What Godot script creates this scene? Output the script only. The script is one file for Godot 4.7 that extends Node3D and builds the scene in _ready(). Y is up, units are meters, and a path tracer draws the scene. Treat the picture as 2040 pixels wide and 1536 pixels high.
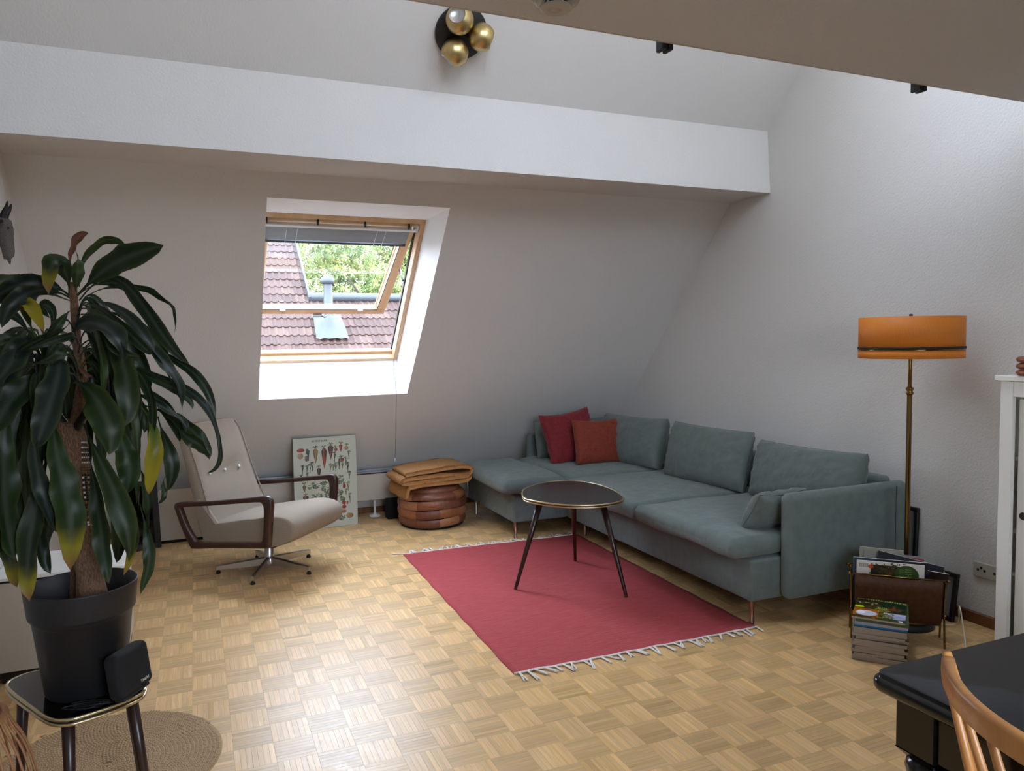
extends Node3D

# Attic living room: sloped roof with an open roof window, gallery overhead, corner sofa, rug, armchair and house plant.
const XL := -0.87          # left wall
const XR := 3.74           # right wall
const SLOPE := 1.084       # rise of the roof over its run
const ZEAVE := -6.95       # where the front slope would meet the floor
const ZRIDGE := -2.2
const CAMERA_HEIGHT := 1.52

var M := {}
var taken := {}
var rng := RandomNumberGenerator.new()
var cam: Camera3D


func _ready() -> void:
	rng.seed = 20240
	set_camera()
	set_sky()
	set_lights()
	make_materials()
	build_shell()
	build_floor()
	build_roof_window()
	build_outside()
	build_sofa()
	build_cushions()
	build_rug()
	build_coffee_table()
	build_armchair()
	build_radiator_and_poster()
	build_pouf()
	build_lamp()
	build_magazines()
	build_cabinet()
	build_table_and_chair()
	build_plant_corner()
	build_ceiling_things()


func set_camera() -> void:
	cam = Camera3D.new()
	cam.name = "camera"
	cam.fov = rad_to_deg(2.0 * atan(768.0 / 1504.4))
	cam.near = 0.05
	cam.far = 200.0
	cam.position = Vector3(0, CAMERA_HEIGHT, 0)
	cam.basis = Basis(Vector3.UP, -deg_to_rad(22.8)) * Basis(Vector3.RIGHT, -deg_to_rad(3.472)) * Basis(Vector3.BACK, -deg_to_rad(0.8104))
	add_child(cam)
	cam.current = true


func set_sky() -> void:
	var sky := ProceduralSkyMaterial.new()
	sky.sky_top_color = Color(0.80, 0.88, 1.0)
	sky.sky_horizon_color = Color(0.93, 0.96, 1.0)
	sky.sky_curve = 0.25
	sky.ground_bottom_color = Color(0.35, 0.36, 0.34)
	sky.ground_horizon_color = Color(0.55, 0.57, 0.56)
	sky.sky_energy_multiplier = 3.0
	sky.ground_energy_multiplier = 0.9
	sky.sun_angle_max = 0.0
	var env := Environment.new()
	env.background_mode = Environment.BG_SKY
	env.sky = Sky.new()
	env.sky.sky_material = sky
	env.tonemap_mode = Environment.TONE_MAPPER_LINEAR
	env.tonemap_exposure = 1.4
	env.sdfgi_enabled = true
	env.ssao_enabled = true
	env.ssil_enabled = true
	var we := WorldEnvironment.new()
	we.name = "world_environment"
	we.environment = env
	add_child(we)


func area_light(called: String, at: Vector3, towards: Vector3, size: Vector2, energy: float, color: Color) -> void:
	var l := AreaLight3D.new()
	l.name = called
	l.area_size = size
	l.light_energy = energy
	l.light_color = color
	l.shadow_enabled = true
	l.area_range = 30.0
	add_child(l)
	l.look_at_from_position(at, towards, Vector3.UP if absf((towards - at).normalized().y) < 0.95 else Vector3.BACK)


func set_lights() -> void:
	# daylight: an area light added outside to boost the open roof window, and the roof windows over the gallery, out of the frame
	area_light("roof_window_boost", Vector3(0.7, 4.3, -8.3), Vector3(1.25, 0.4, -4.0), Vector2(2.6, 2.0), 26.0, Color(0.93, 0.97, 1.0))
	for x in [0.75, 2.35]:
		var p := back_slope_point(x, 5.1, -0.02)
		area_light("daylight_gallery_window", p, p - back_slope_normal(), Vector2(1.0, 1.3), 0.30, Color(0.93, 0.97, 1.0))
	# high in the front slope, above the frame
	var h := slope_point(2.45, 6.0, -0.02)
	area_light("daylight_upper_window", h, h - Vector3(0, cos(atan(SLOPE)), -sin(atan(SLOPE))), Vector2(1.1, 1.1), 1.9, Color(0.93, 0.97, 1.0))
	# and a fill light added behind the camera, under the gallery
	var q := back_slope_point(1.1, 2.15, -0.02)
	area_light("added_rear_fill", q, q - back_slope_normal(), Vector2(1.5, 1.1), 0.75, Color(0.97, 0.98, 1.0))


# ---------------------------------------------------------------- roof coordinates
func slope_point(x: float, s: float, o: float) -> Vector3:
	var a := atan(SLOPE)
	return Vector3(x, s * sin(a) + o * cos(a), ZEAVE + s * cos(a) - o * sin(a))


func back_slope_point(x: float, s: float, o: float) -> Vector3:
	var p := slope_point(x, s, o)
	p.z = 2.0 * ZRIDGE - p.z
	return p


func back_slope_normal() -> Vector3:
	var a := atan(SLOPE)
	return Vector3(0, cos(a), sin(a))


# ---------------------------------------------------------------- naming
func numbered(called: String) -> String:
	if not taken.has(called):
		taken[called] = 0
		return called
	taken[called] += 1
	return "%s_%03d" % [called, taken[called]]


func tag(o: Node3D, label: String, category := "", group := "", kind := "") -> Node3D:
	if label: o.set_meta("label", label)
	if category: o.set_meta("category", category)
	if group: o.set_meta("group", group)
	if kind: o.set_meta("kind", kind)
	return o


func thing(called: String, label: String, category: String, at := Vector3.ZERO, turn := 0.0, group := "") -> Node3D:
	var o := Node3D.new()
	o.name = numbered(called)
	add_child(o)
	o.position = at
	o.rotation.y = turn
	tag(o, label, category, group)
	return o


func piece(called: String, mesh: Mesh, m: Material, parent: Node3D = null, at := Vector3.ZERO) -> MeshInstance3D:
	var o := MeshInstance3D.new()
	o.mesh = mesh
	o.material_override = m
	o.position = at
	if parent == null:
		o.name = numbered(called)
		add_child(o)
	else:
		o.name = called
		parent.add_child(o, true)
	return o


func struct_piece(called: String, mesh: Mesh, m: Material, label := "") -> MeshInstance3D:
	var o := piece(called, mesh, m)
	o.set_meta("kind", "structure")
	if label: o.set_meta("label", label)
	return o


# ---------------------------------------------------------------- mesh builder
class MB:
	var st := SurfaceTool.new()
	var colored := false

	func _init(smooth := true) -> void:
		st.begin(Mesh.PRIMITIVE_TRIANGLES)
		st.set_smooth_group(0 if smooth else -1)

	func smooth(on: bool) -> void:
		st.set_smooth_group(0 if on else -1)

	# a, b, c counter-clockwise seen from outside
	func tri(a: Vector3, b: Vector3, c: Vector3, ua := Vector2.ZERO, ub := Vector2.ZERO, uc := Vector2.ZERO) -> void:
		st.set_uv(ua); st.add_vertex(a)
		st.set_uv(uc); st.add_vertex(c)
		st.set_uv(ub); st.add_vertex(b)

	func quad(a: Vector3, b: Vector3, c: Vector3, d: Vector3, ua := Vector2(0, 0), ub := Vector2(1, 0), uc := Vector2(1, 1), ud := Vector2(0, 1)) -> void:
		tri(a, b, c, ua, ub, uc)
		tri(a, c, d, ua, uc, ud)

	# rows of points, rows going up, points going to the right seen from outside
	func grid(rows: Array, closed := false, colors: Array = []) -> void:
		var nr := rows.size()
		for i in nr - 1:
			var p: PackedVector3Array = rows[i]
			var q: PackedVector3Array = rows[i + 1]
			var n := p.size()
			for j in (n if closed else n - 1):
				var k := (j + 1) % n
				var u0 := float(j) / (n if closed else n - 1)
				var u1 := float(j + 1) / (n if closed else n - 1)
				var v0 := float(i) / (nr - 1)
				var v1 := float(i + 1) / (nr - 1)
				if colors.is_empty():
					quad(p[j], p[k], q[k], q[j], Vector2(u0, v0), Vector2(u1, v0), Vector2(u1, v1), Vector2(u0, v1))
				else:
					var cs := [colors[i][j], colors[i][k], colors[i + 1][k], colors[i + 1][j]]
					var vs := [p[j], p[k], q[k], q[j]]
					var us := [Vector2(u0, v0), Vector2(u1, v0), Vector2(u1, v1), Vector2(u0, v1)]
					for t in [0, 2, 1, 0, 3, 2]:
						st.set_color(cs[t]); st.set_uv(us[t]); st.add_vertex(vs[t])

	func fan(ring: PackedVector3Array, flip := false) -> void:
		var c := Vector3.ZERO
		for p in ring: c += p
		c /= ring.size()
		for i in ring.size():
			var a := ring[i]
			var b := ring[(i + 1) % ring.size()]
			if flip: tri(c, b, a)
			else: tri(c, a, b)

	# closed loft through rings, capped
	func loft(rings: Array, caps := true) -> void:
		grid(rings, true)
		if caps:
			fan(rings[0], true)
			fan(rings[-1])

	# box with chamfered edges; x: its placing
	func box(c: Vector3, s: Vector3, ch := 0.003, x := Transform3D()) -> void:
		smooth(false)
		ch = minf(ch, minf(s.x, minf(s.y, s.z)) * 0.45)
		var h := s / 2
		var f := func(v: Vector3) -> Vector3: return x * (c + v)
		for ax in 3:
			for sg in [-1.0, 1.0]:
				var u := (ax + 1) % 3
				var w := (ax + 2) % 3
				var q := []
				for k in [[-1, -1], [1, -1], [1, 1], [-1, 1]]:
					var p := Vector3.ZERO
					p[ax] = sg * h[ax]
					p[u] = k[0] * (h[u] - ch)
					p[w] = k[1] * (h[w] - ch)
					q.append(f.call(p))
				if sg > 0: quad(q[0], q[1], q[2], q[3])
				else: quad(q[3], q[2], q[1], q[0])
		if ch <= 0.0: return
		for ax in 3:
			var u := (ax + 1) % 3
			var w := (ax + 2) % 3
			for k in [[-1, -1], [1, -1], [1, 1], [-1, 1]]:
				var q := []
				for e in [[-1, 0], [1, 0], [1, 1], [-1, 1]]:
					var p := Vector3.ZERO
					p[ax] = e[0] * (h[ax] - ch)
					p[u] = k[0] * (h[u] - (ch if e[1] else 0.0))
					p[w] = k[1] * (h[w] - (0.0 if e[1] else ch))
					q.append(f.call(p))
				if k[0] * k[1] > 0: quad(q[3], q[2], q[1], q[0])
				else: quad(q[0], q[1], q[2], q[3])
		for a in [-1, 1]:
			for b in [-1, 1]:
				for d in [-1, 1]:
					var sg := Vector3(a, b, d)
					var p0: Vector3 = f.call(sg * Vector3(h.x, h.y - ch, h.z - ch))
					var p1: Vector3 = f.call(sg * Vector3(h.x - ch, h.y, h.z - ch))
					var p2: Vector3 = f.call(sg * Vector3(h.x - ch, h.y - ch, h.z))
					if a * b * d > 0: tri(p0, p1, p2)
					else: tri(p2, p1, p0)

	# rounded box whose points may be moved by bend(point, outward)
	func rbox(c: Vector3, s: Vector3, r: float, seg := 4, sub := 2, x := Transform3D(), bend: Variant = null) -> void:
		smooth(true)
		var h := s / 2
		r = minf(r, minf(h.x, minf(h.y, h.z)) * 0.999)
		for ax in 3:
			for sg in [-1.0, 1.0]:
				var u := (ax + 1) % 3
				var w := (ax + 2) % 3
				var us := steps(h[u], r, seg, sub)
				var ws := steps(h[w], r, seg, sub)
				var rows := []
				for b in ws:
					var row := PackedVector3Array()
					for a in us:
						var p := Vector3.ZERO
						p[ax] = sg * h[ax]
						p[u] = a * sg
						p[w] = b
						var inner := p.clamp(-(h - Vector3.ONE * r), h - Vector3.ONE * r)
						var d := (p - inner).normalized()
						var q := inner + d * r
						if bend != null: q = bend.call(q, d)
						row.append(x * (c + q))
					rows.append(row)
				grid(rows)

	func steps(h: float, r: float, seg: int, sub: int) -> PackedFloat32Array:
		var o := PackedFloat32Array()
		for i in seg: o.append(-(h - r) - r * tan(PI / 4 * (1.0 - float(i) / seg)))
		for i in sub + 1: o.append(lerpf(-(h - r), h - r, float(i) / sub))
		for i in seg: o.append((h - r) + r * tan(PI / 4 * float(i + 1) / seg))
		return o

	func lathe(profile: Array, n := 32, at := Vector3.ZERO, x := Transform3D()) -> void:
		smooth(true)
		var rows := []
		for p in profile:
			var row := PackedVector3Array()
			for j in n:
				var a := -TAU * j / n
				row.append(x * (at + Vector3(cos(a) * p[0], p[1], sin(a) * p[0])))
			rows.append(row)
		grid(rows, true)

	# round bar through points; r is a number or one radius per point
	func tube(path: Array, r: Variant, n := 10, caps := true, flat := 1.0, up := Vector3.ZERO) -> void:
		smooth(true)
		var rings := []
		var side := Vector3.ZERO
		for i in path.size():
			var t: Vector3 = (path[mini(i + 1, path.size() - 1)] - path[maxi(i - 1, 0)]).normalized()
			if up != Vector3.ZERO: side = up.cross(t).normalized()
			elif i == 0: side = t.cross(Vector3.UP if absf(t.y) < 0.9 else Vector3.RIGHT).normalized()
			else: side = (side - t * side.dot(t)).normalized()
			var top := t.cross(side)
			var rr: float = r[i] if r is Array else r
			var ring := PackedVector3Array()
			for j in n:
				var a := TAU * j / n
				ring.append(path[i] + (side * cos(a) + top * sin(a) * flat) * rr)
			rings.append(ring)
		loft(rings, caps)

	# flat outline (in x and y, counter-clockwise) given depth from z0 to z1, edges chamfered
	func prism(poly: PackedVector2Array, z0: float, z1: float, ch := 0.002, x := Transform3D(), round_sides := false) -> void:
		if not Geometry2D.is_polygon_clockwise(poly): pass
		else: poly.reverse()
		var n := poly.size()
		var inner := PackedVector2Array()
		for i in n:
			var a := poly[(i + n - 1) % n]
			var b := poly[i]
			var c := poly[(i + 1) % n]
			var d0 := (b - a).normalized()
			var d1 := (c - b).normalized()
			var n0 := Vector2(-d0.y, d0.x)
			var n1 := Vector2(-d1.y, d1.x)
			var m := (n0 + n1).normalized()
			inner.append(b + m * ch / maxf(0.35, m.dot(n0)))
		var lift := func(q: PackedVector2Array, z: float) -> PackedVector3Array:
			var o := PackedVector3Array()
			for p in q: o.append(x * Vector3(p.x, p.y, z))
			return o
		smooth(round_sides)
		grid([lift.call(inner, z0), lift.call(poly, z0 + ch), lift.call(poly, z1 - ch), lift.call(inner, z1)], true)
		smooth(false)
		var index := Geometry2D.triangulate_polygon(inner)
		var lo: PackedVector3Array = lift.call(inner, z0)
		var hi: PackedVector3Array = lift.call(inner, z1)
		for i in range(0, index.size(), 3):
			var a := index[i]
			var b := index[i + 1]
			var c := index[i + 2]
			if (inner[b] - inner[a]).cross(inner[c] - inner[a]) < 0:
				var t := b
				b = c
				c = t
			tri(hi[a], hi[b], hi[c], inner[a], inner[b], inner[c])
			tri(lo[c], lo[b], lo[a], inner[c], inner[b], inner[a])

	func done() -> ArrayMesh:
		st.generate_normals()
		st.index()
		return st.commit()


func xf(at: Vector3, euler := Vector3.ZERO) -> Transform3D:
	return Transform3D(Basis.from_euler(euler), at)


func smooth_path(points: Array, steps := 6) -> Array:
	var c := Curve3D.new()
	var n := points.size()
	for i in n:
		var a: Vector3 = points[maxi(i - 1, 0)]
		var b: Vector3 = points[mini(i + 1, n - 1)]
		var t := (b - a) / 6.0
		c.add_point(points[i], -t, t)
	var o := []
	for i in n - 1:
		for k in steps: o.append(c.sample(i, float(k) / steps))
	o.append(points[n - 1])
	return o


func smooth_ring(points: PackedVector2Array, steps := 5) -> PackedVector2Array:
	var n := points.size()
	var o := PackedVector2Array()
	for i in n:
		var p0 := points[(i + n - 1) % n]
		var p1 := points[i]
		var p2 := points[(i + 1) % n]
		var p3 := points[(i + 2) % n]
		for k in steps:
			o.append(p1.cubic_interpolate(p2, p0, p3, float(k) / steps))
	return o


func rounded_rect(w: float, h: float, r: float, n := 5) -> PackedVector2Array:
	var o := PackedVector2Array()
	for c in [[1, -1, -PI / 2], [1, 1, 0.0], [-1, 1, PI / 2], [-1, -1, PI]]:
		for k in n + 1:
			var a: float = c[2] + PI / 2 * k / n
			o.append(Vector2(c[0] * (w / 2 - r) + cos(a) * r, c[1] * (h / 2 - r) + sin(a) * r))
	return o


# ---------------------------------------------------------------- materials
func noise_tex(freq: float, octaves := 4, size := 512, kind := FastNoiseLite.TYPE_SIMPLEX_SMOOTH, seed_ := 1) -> NoiseTexture2D:
	var n := FastNoiseLite.new()
	n.noise_type = kind
	n.frequency = freq
	n.fractal_octaves = octaves
	n.seed = seed_
	var t := NoiseTexture2D.new()
	t.width = size
	t.height = size
	t.seamless = true
	t.noise = n
	return t


func ramp_tex(freq: float, a: Color, b: Color, octaves := 4, size := 512, seed_ := 3, kind := FastNoiseLite.TYPE_SIMPLEX_SMOOTH) -> NoiseTexture2D:
	var t := noise_tex(freq, octaves, size, kind, seed_)
	var g := Gradient.new()
	g.set_color(0, a)
	g.set_color(1, b)
	t.color_ramp = g
	return t


func mat(key: String, c: Color, rough := 0.6, metal := 0.0, spec := 0.5) -> StandardMaterial3D:
	var m := StandardMaterial3D.new()
	m.resource_name = key
	m.albedo_color = c
	m.roughness = rough
	m.metallic = metal
	m.metallic_specular = spec
	M[key] = m
	return m


func textured(key: String, tex: Texture2D, scale: Vector3, rough := 0.6, world := false, bump: Texture2D = null, bump_cm := 0.05) -> StandardMaterial3D:
	var m := mat(key, Color.WHITE, rough)
	m.albedo_texture = tex
	m.uv1_triplanar = true
	m.uv1_world_triplanar = world
	m.uv1_scale = scale
	if bump:
		m.heightmap_enabled = true
		m.heightmap_texture = bump
		m.heightmap_scale = bump_cm
	return m


# streaked wood: fibres along v, pores and slow tone bands
func wood_image(size: int, seed_: int, light: Color, dark: Color, band: float, fibre: float) -> ImageTexture:
	var slow := FastNoiseLite.new()
	slow.seed = seed_
	slow.frequency = 0.012
	var fine := FastNoiseLite.new()
	fine.seed = seed_ + 7
	fine.frequency = 0.09
	var data := PackedByteArray()
	data.resize(size * size * 3)
	var k := 0
	for y in size:
		# the picture repeats along v: blend of two rows of noise
		var f := float(y) / size
		for x in size:
			var cx := float(x)
			var a := slow.get_noise_2d(cx, y * 0.06) * (1.0 - f) + slow.get_noise_2d(cx, (y - size) * 0.06) * f
			var b := fine.get_noise_2d(cx * 2.2, y * 0.05) * (1.0 - f) + fine.get_noise_2d(cx * 2.2, (y - size) * 0.05) * f
			var t := clampf(0.5 + a * band + b * fibre, 0.0, 1.0)
			data[k] = int(lerpf(dark.r, light.r, t) * 255)
			data[k + 1] = int(lerpf(dark.g, light.g, t) * 255)
			data[k + 2] = int(lerpf(dark.b, light.b, t) * 255)
			k += 3
	return ImageTexture.create_from_image(Image.create_from_data(size, size, false, Image.FORMAT_RGB8, data))


# cloth of crossing threads as a height picture
func weave_image(size: int, threads: int) -> ImageTexture:
	var data := PackedByteArray()
	data.resize(size * size)
	for y in size:
		for x in size:
			var u := float(x) / size * threads
			var v := float(y) / size * threads
			var over := (int(u) + int(v)) % 2 == 0
			var h := absf(sin(u * PI)) if over else absf(sin(v * PI))
			var e := absf(sin(v * PI)) if over else absf(sin(u * PI))
			data[y * size + x] = int(clampf(h * 0.6 + e * 0.4, 0, 1) * 255)
	return ImageTexture.create_from_image(Image.create_from_data(size, size, false, Image.FORMAT_L8, data))


func make_materials() -> void:
	var rough_coat := noise_tex(0.035, 5, 1024, FastNoiseLite.TYPE_SIMPLEX_SMOOTH, 5)
	var plaster := mat("plaster", Color(0.82, 0.805, 0.785), 0.92, 0, 0.3)
	plaster.heightmap_enabled = true
	plaster.heightmap_texture = rough_coat
	plaster.heightmap_scale = 0.13
	plaster.uv1_triplanar = true
	plaster.uv1_world_triplanar = true
	plaster.uv1_scale = Vector3.ONE * 1.6
	mat("reveal_white", Color(0.95, 0.95, 0.945), 0.6)
	mat("white_paint", Color(0.86, 0.85, 0.82), 0.45)
	mat("cream_paint", Color(0.74, 0.70, 0.64), 0.5)
	mat("white_plastic", Color(0.85, 0.85, 0.83), 0.4)
	mat("grey_metal", Color(0.62, 0.64, 0.66), 0.4, 0.6)
	mat("blind_grey", Color(0.56, 0.58, 0.59), 0.45, 0.3)
	mat("chrome", Color(0.80, 0.79, 0.78), 0.30, 1.0)
	mat("brass", Color(0.50, 0.40, 0.24), 0.14, 1.0)
	mat("dark_brass", Color(0.50, 0.38, 0.20), 0.3, 1.0)
	var brushed := mat("brushed_brass", Color(0.76, 0.67, 0.46), 0.34, 1.0)
	brushed.heightmap_enabled = true
	brushed.heightmap_texture = noise_tex(0.2, 2, 256)
	brushed.heightmap_scale = 0.004
	mat("copper_leg", Color(0.60, 0.44, 0.38), 0.3, 1.0)
	mat("black_plastic", Color(0.045, 0.045, 0.05), 0.45)
	mat("pot_plastic", Color(0.085, 0.085, 0.095), 0.55)
	mat("soil", Color(0.035, 0.03, 0.026), 1.0)
	mat("black_rubber", Color(0.03, 0.03, 0.03), 0.7)
	mat("slate_grey", Color(0.12, 0.13, 0.14), 0.5)
	mat("dark_gap", Color(0.05, 0.04, 0.035), 0.9)
	mat("speaker_cloth", Color(0.030, 0.034, 0.045), 0.85)
	mat("silver_print", Color(0.75, 0.73, 0.65), 0.4)
	mat("felt_black", Color(0.02, 0.02, 0.02), 0.95)
	var lacquer := mat("black_lacquer", Color(0.020, 0.020, 0.022), 0.20, 0, 0.5)
	lacquer.heightmap_enabled = true
	lacquer.heightmap_texture = noise_tex(0.02, 4, 512)
	lacquer.heightmap_scale = 0.008
	lacquer.uv1_triplanar = true
	lacquer.uv1_scale = Vector3(6, 6, 1.5)
	mat("table_top_black", Color(0.040, 0.038, 0.038), 0.5, 0, 0.5)
	textured("worn_black_glass", ramp_tex(0.02, Color(0.045, 0.044, 0.045), Color(0.10, 0.095, 0.09), 5), Vector3.ONE * 4, 0.22)
	mat("black_glass", Color(0.012, 0.012, 0.016), 0.06)
	mat("gold_trim", Color(0.76, 0.70, 0.56), 0.34, 1.0)
	textured("teak_dark", wood_image(256, 11, Color(0.30, 0.165, 0.115), Color(0.14, 0.07, 0.05), 0.7, 0.4), Vector3(6, 1.2, 6), 0.33)
	textured("leg_dark", wood_image(128, 12, Color(0.22, 0.13, 0.10), Color(0.11, 0.065, 0.05), 0.6, 0.4), Vector3(9, 2, 9), 0.3)
	textured("mahogany", wood_image(128, 13, Color(0.30, 0.105, 0.06), Color(0.15, 0.05, 0.035), 0.6, 0.4), Vector3(9, 2, 9), 0.28)
	textured("pine", wood_image(256, 14, Color(0.86, 0.73, 0.58), Color(0.79, 0.62, 0.45), 0.6, 0.3), Vector3(3, 3, 3), 0.45)
	textured("beech", wood_image(256, 15, Color(0.80, 0.57, 0.32), Color(0.69, 0.45, 0.23), 0.6, 0.3), Vector3(7, 1.4, 7), 0.35)
	textured("skirting_wood", wood_image(256, 16, Color(0.55, 0.36, 0.20), Color(0.40, 0.24, 0.12), 0.7, 0.4), Vector3(4, 9, 1), 0.45)
	textured("bamboo", wood_image(128, 17, Color(0.72, 0.53, 0.36), Color(0.56, 0.38, 0.24), 0.6, 0.4), Vector3(12, 3, 12), 0.5)
	# parquet: grain picture times a tone per piece
	var pq := mat("parquet", Color.WHITE, 0.44, 0, 0.5)
	pq.albedo_texture = wood_image(1024, 21, Color(1.0, 1.0, 1.0), Color(0.86, 0.82, 0.77), 0.7, 0.4)
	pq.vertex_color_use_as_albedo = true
	pq.roughness_texture = ramp_tex(0.015, Color(0.75, 0.75, 0.75), Color(1.0, 1.0, 1.0), 5, 512, 9)
	pq.heightmap_enabled = true
	pq.heightmap_texture = noise_tex(0.03, 4, 512)
	pq.heightmap_scale = 0.02
	# fabrics
	var weave := weave_image(256, 32)
	var sofa := textured("sofa_cloth", ramp_tex(0.012, Color(0.345, 0.39, 0.375), Color(0.405, 0.445, 0.425), 5), Vector3.ONE * 1.7, 0.95, false, noise_tex(0.01, 3, 512, FastNoiseLite.TYPE_SIMPLEX_SMOOTH, 44), 0.35)
	sofa.rim_enabled = true
	sofa.rim = 0.35
	sofa.rim_tint = 0.6
	var sofa2 := textured("sofa_pillow_cloth", ramp_tex(0.012, Color(0.35, 0.39, 0.37), Color(0.41, 0.44, 0.415), 5), Vector3.ONE * 1.7, 0.95, false, noise_tex(0.012, 3, 512, FastNoiseLite.TYPE_SIMPLEX_SMOOTH, 45), 0.5)
	sofa2.rim_enabled = true
	sofa2.rim = 0.3
	sofa2.rim_tint = 0.6
	var red := textured("red_velvet", ramp_tex(0.02, Color(0.38, 0.02, 0.05), Color(0.52, 0.045, 0.09), 4), Vector3.ONE * 3, 0.8, false, noise_tex(0.015, 3), 0.5)
	red.rim_enabled = true
	red.rim = 0.35
	red.rim_tint = 0.9
	var rust := textured("rust_velvet", ramp_tex(0.02, Color(0.42, 0.125, 0.03), Color(0.52, 0.18, 0.05), 4), Vector3.ONE * 3, 0.8, false, noise_tex(0.015, 3, 512, FastNoiseLite.TYPE_SIMPLEX_SMOOTH, 8), 0.4)
	rust.rim_enabled = true
	rust.rim = 0.3
	rust.rim_tint = 0.9
	textured("chair_cloth", chair_cloth_image(), Vector3.ONE * 9, 0.95, false, weave, 0.12)
	textured("rug_red", rug_image(), Vector3(1.2, 1.2, 1.2), 0.97, false, rug_height(), 0.18)
	mat("fringe_white", Color(0.88, 0.85, 0.82), 0.95)
	textured("jute", ramp_tex(0.05, Color(0.52, 0.41, 0.29), Color(0.84, 0.72, 0.56), 3), Vector3.ONE * 7, 0.95)
	textured("blanket", ramp_tex(0.02, Color(0.62, 0.43, 0.24), Color(0.69, 0.50, 0.30), 4), Vector3.ONE * 3, 0.95, false, weave, 0.08)
	for k in 5:
		var lm := textured("leather_%d" % k, ramp_tex(0.025, [Color(0.42, 0.245, 0.18), Color(0.53, 0.32, 0.205), Color(0.47, 0.26, 0.16), Color(0.60, 0.39, 0.265), Color(0.39, 0.215, 0.15)][k], [Color(0.52, 0.32, 0.235), Color(0.62, 0.39, 0.26), Color(0.56, 0.33, 0.215), Color(0.68, 0.47, 0.33), Color(0.48, 0.28, 0.20)][k], 4, 256, k + 60), Vector3.ONE * 4, 0.42, false, noise_tex(0.06, 4, 256), 0.1)
		lm.metallic_specular = 0.5
	var sling := textured("sling_leather", ramp_tex(0.02, Color(0.24, 0.13, 0.048), Color(0.34, 0.195, 0.08), 4), Vector3.ONE * 3, 0.6)
	sling.metallic_specular = 0.4
	var shade := textured("shade_silk", ramp_tex(0.05, Color(0.82, 0.47, 0.13), Color(0.88, 0.53, 0.16), 3), Vector3(9, 1, 9), 0.6)
	shade.backlight_enabled = true
	shade.backlight = Color(0.45, 0.22, 0.05)
	mat("shade_band", Color(0.13, 0.065, 0.035), 0.7)
	mat("paper_white", Color(0.86, 0.84, 0.80), 0.7)
	mat("paper_edge", Color(0.66, 0.61, 0.55), 0.85)
	mat("ceramic_pink", Color(0.52, 0.30, 0.22), 0.18)
	mat("candle_dark", Color(0.06, 0.05, 0.05), 0.6)
	mat("candle_wax", Color(0.62, 0.36, 0.26), 0.5)
	mat("cord_white", Color(0.80, 0.77, 0.68), 0.5)
	mat("socket_cream", Color(0.70, 0.69, 0.62), 0.45)
	mat("black_frame", Color(0.04, 0.037, 0.037), 0.4)
	mat("brown_frame", Color(0.06, 0.028, 0.025), 0.45)
	mat("mount_board", Color(0.42, 0.43, 0.42), 0.7)
	# glass
	var pane := mat("pane_glass", Color(0.86, 0.93, 0.96, 0.03), 0.0)
	pane.transparency = BaseMaterial3D.TRANSPARENCY_ALPHA
	var clear := mat("clear_plastic", Color(0.80, 0.80, 0.78, 0.45), 0.3)
	clear.transparency = BaseMaterial3D.TRANSPARENCY_ALPHA
	# plants
	var leaf := mat("leaf", Color(0.74, 0.74, 0.74), 0.44, 0, 0.36)
	leaf.vertex_color_use_as_albedo = true
	leaf.backlight_enabled = true
	leaf.backlight = Color(0.16, 0.30, 0.05)
	textured("bark", ramp_tex(0.03, Color(0.30, 0.21, 0.15), Color(0.58, 0.44, 0.33), 5, 512, 31), Vector3(10, 3.5, 10), 0.9, false, noise_tex(0.03, 5, 512, FastNoiseLite.TYPE_CELLULAR, 32), 0.5)
	mat("stem_green", Color(0.05, 0.065, 0.03), 0.55)
	mat("goat_grey", Color(0.17, 0.155, 0.145), 0.8)
	mat("goat_horn", Color(0.05, 0.04, 0.042), 0.5)
	textured("goat_hide", ramp_tex(0.06, Color(0.24, 0.22, 0.205), Color(0.52, 0.49, 0.455), 4), Vector3.ONE * 8, 0.85, false, noise_tex(0.05, 4), 0.6)
	# outside
	for k in 4:
		textured("roof_tile_%d" % k, ramp_tex(0.03, [Color(0.22, 0.145, 0.105), Color(0.245, 0.165, 0.125), Color(0.20, 0.13, 0.095), Color(0.26, 0.185, 0.145)][k], [Color(0.28, 0.19, 0.145), Color(0.305, 0.215, 0.17), Color(0.26, 0.175, 0.13), Color(0.33, 0.245, 0.195)][k], 4, 256, k + 80), Vector3.ONE * 2, 0.85)
	mat("dark_roofing", Color(0.16, 0.11, 0.095), 0.9)
	mat("zinc", Color(0.28, 0.295, 0.31), 0.5, 0.3)
	mat("lead_flashing", Color(0.25, 0.26, 0.28), 0.55, 0.2)
	mat("render_grey", Color(0.5, 0.48, 0.45), 0.9)
	var tl := mat("tree_leaf", Color.WHITE, 0.6)
	tl.vertex_color_use_as_albedo = true
	tl.backlight_enabled = true
	tl.backlight = Color(0.25, 0.40, 0.08)
	mat("tree_bark", Color(0.22, 0.18, 0.14), 0.9)


func chair_cloth_image() -> ImageTexture:
	var n := 256
	var im := Image.create(n, n, false, Image.FORMAT_RGB8)
	for y in n:
		for x in n:
			var u := x / 8
			var v := y / 8
			var on := (u + v * 3) % 4 < 2
			var a := Color(0.60, 0.535, 0.46) if on else Color(0.50, 0.435, 0.365)
			im.set_pixel(x, y, a.lightened(0.12 * rng.randf()))
	return ImageTexture.create_from_image(im)


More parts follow.
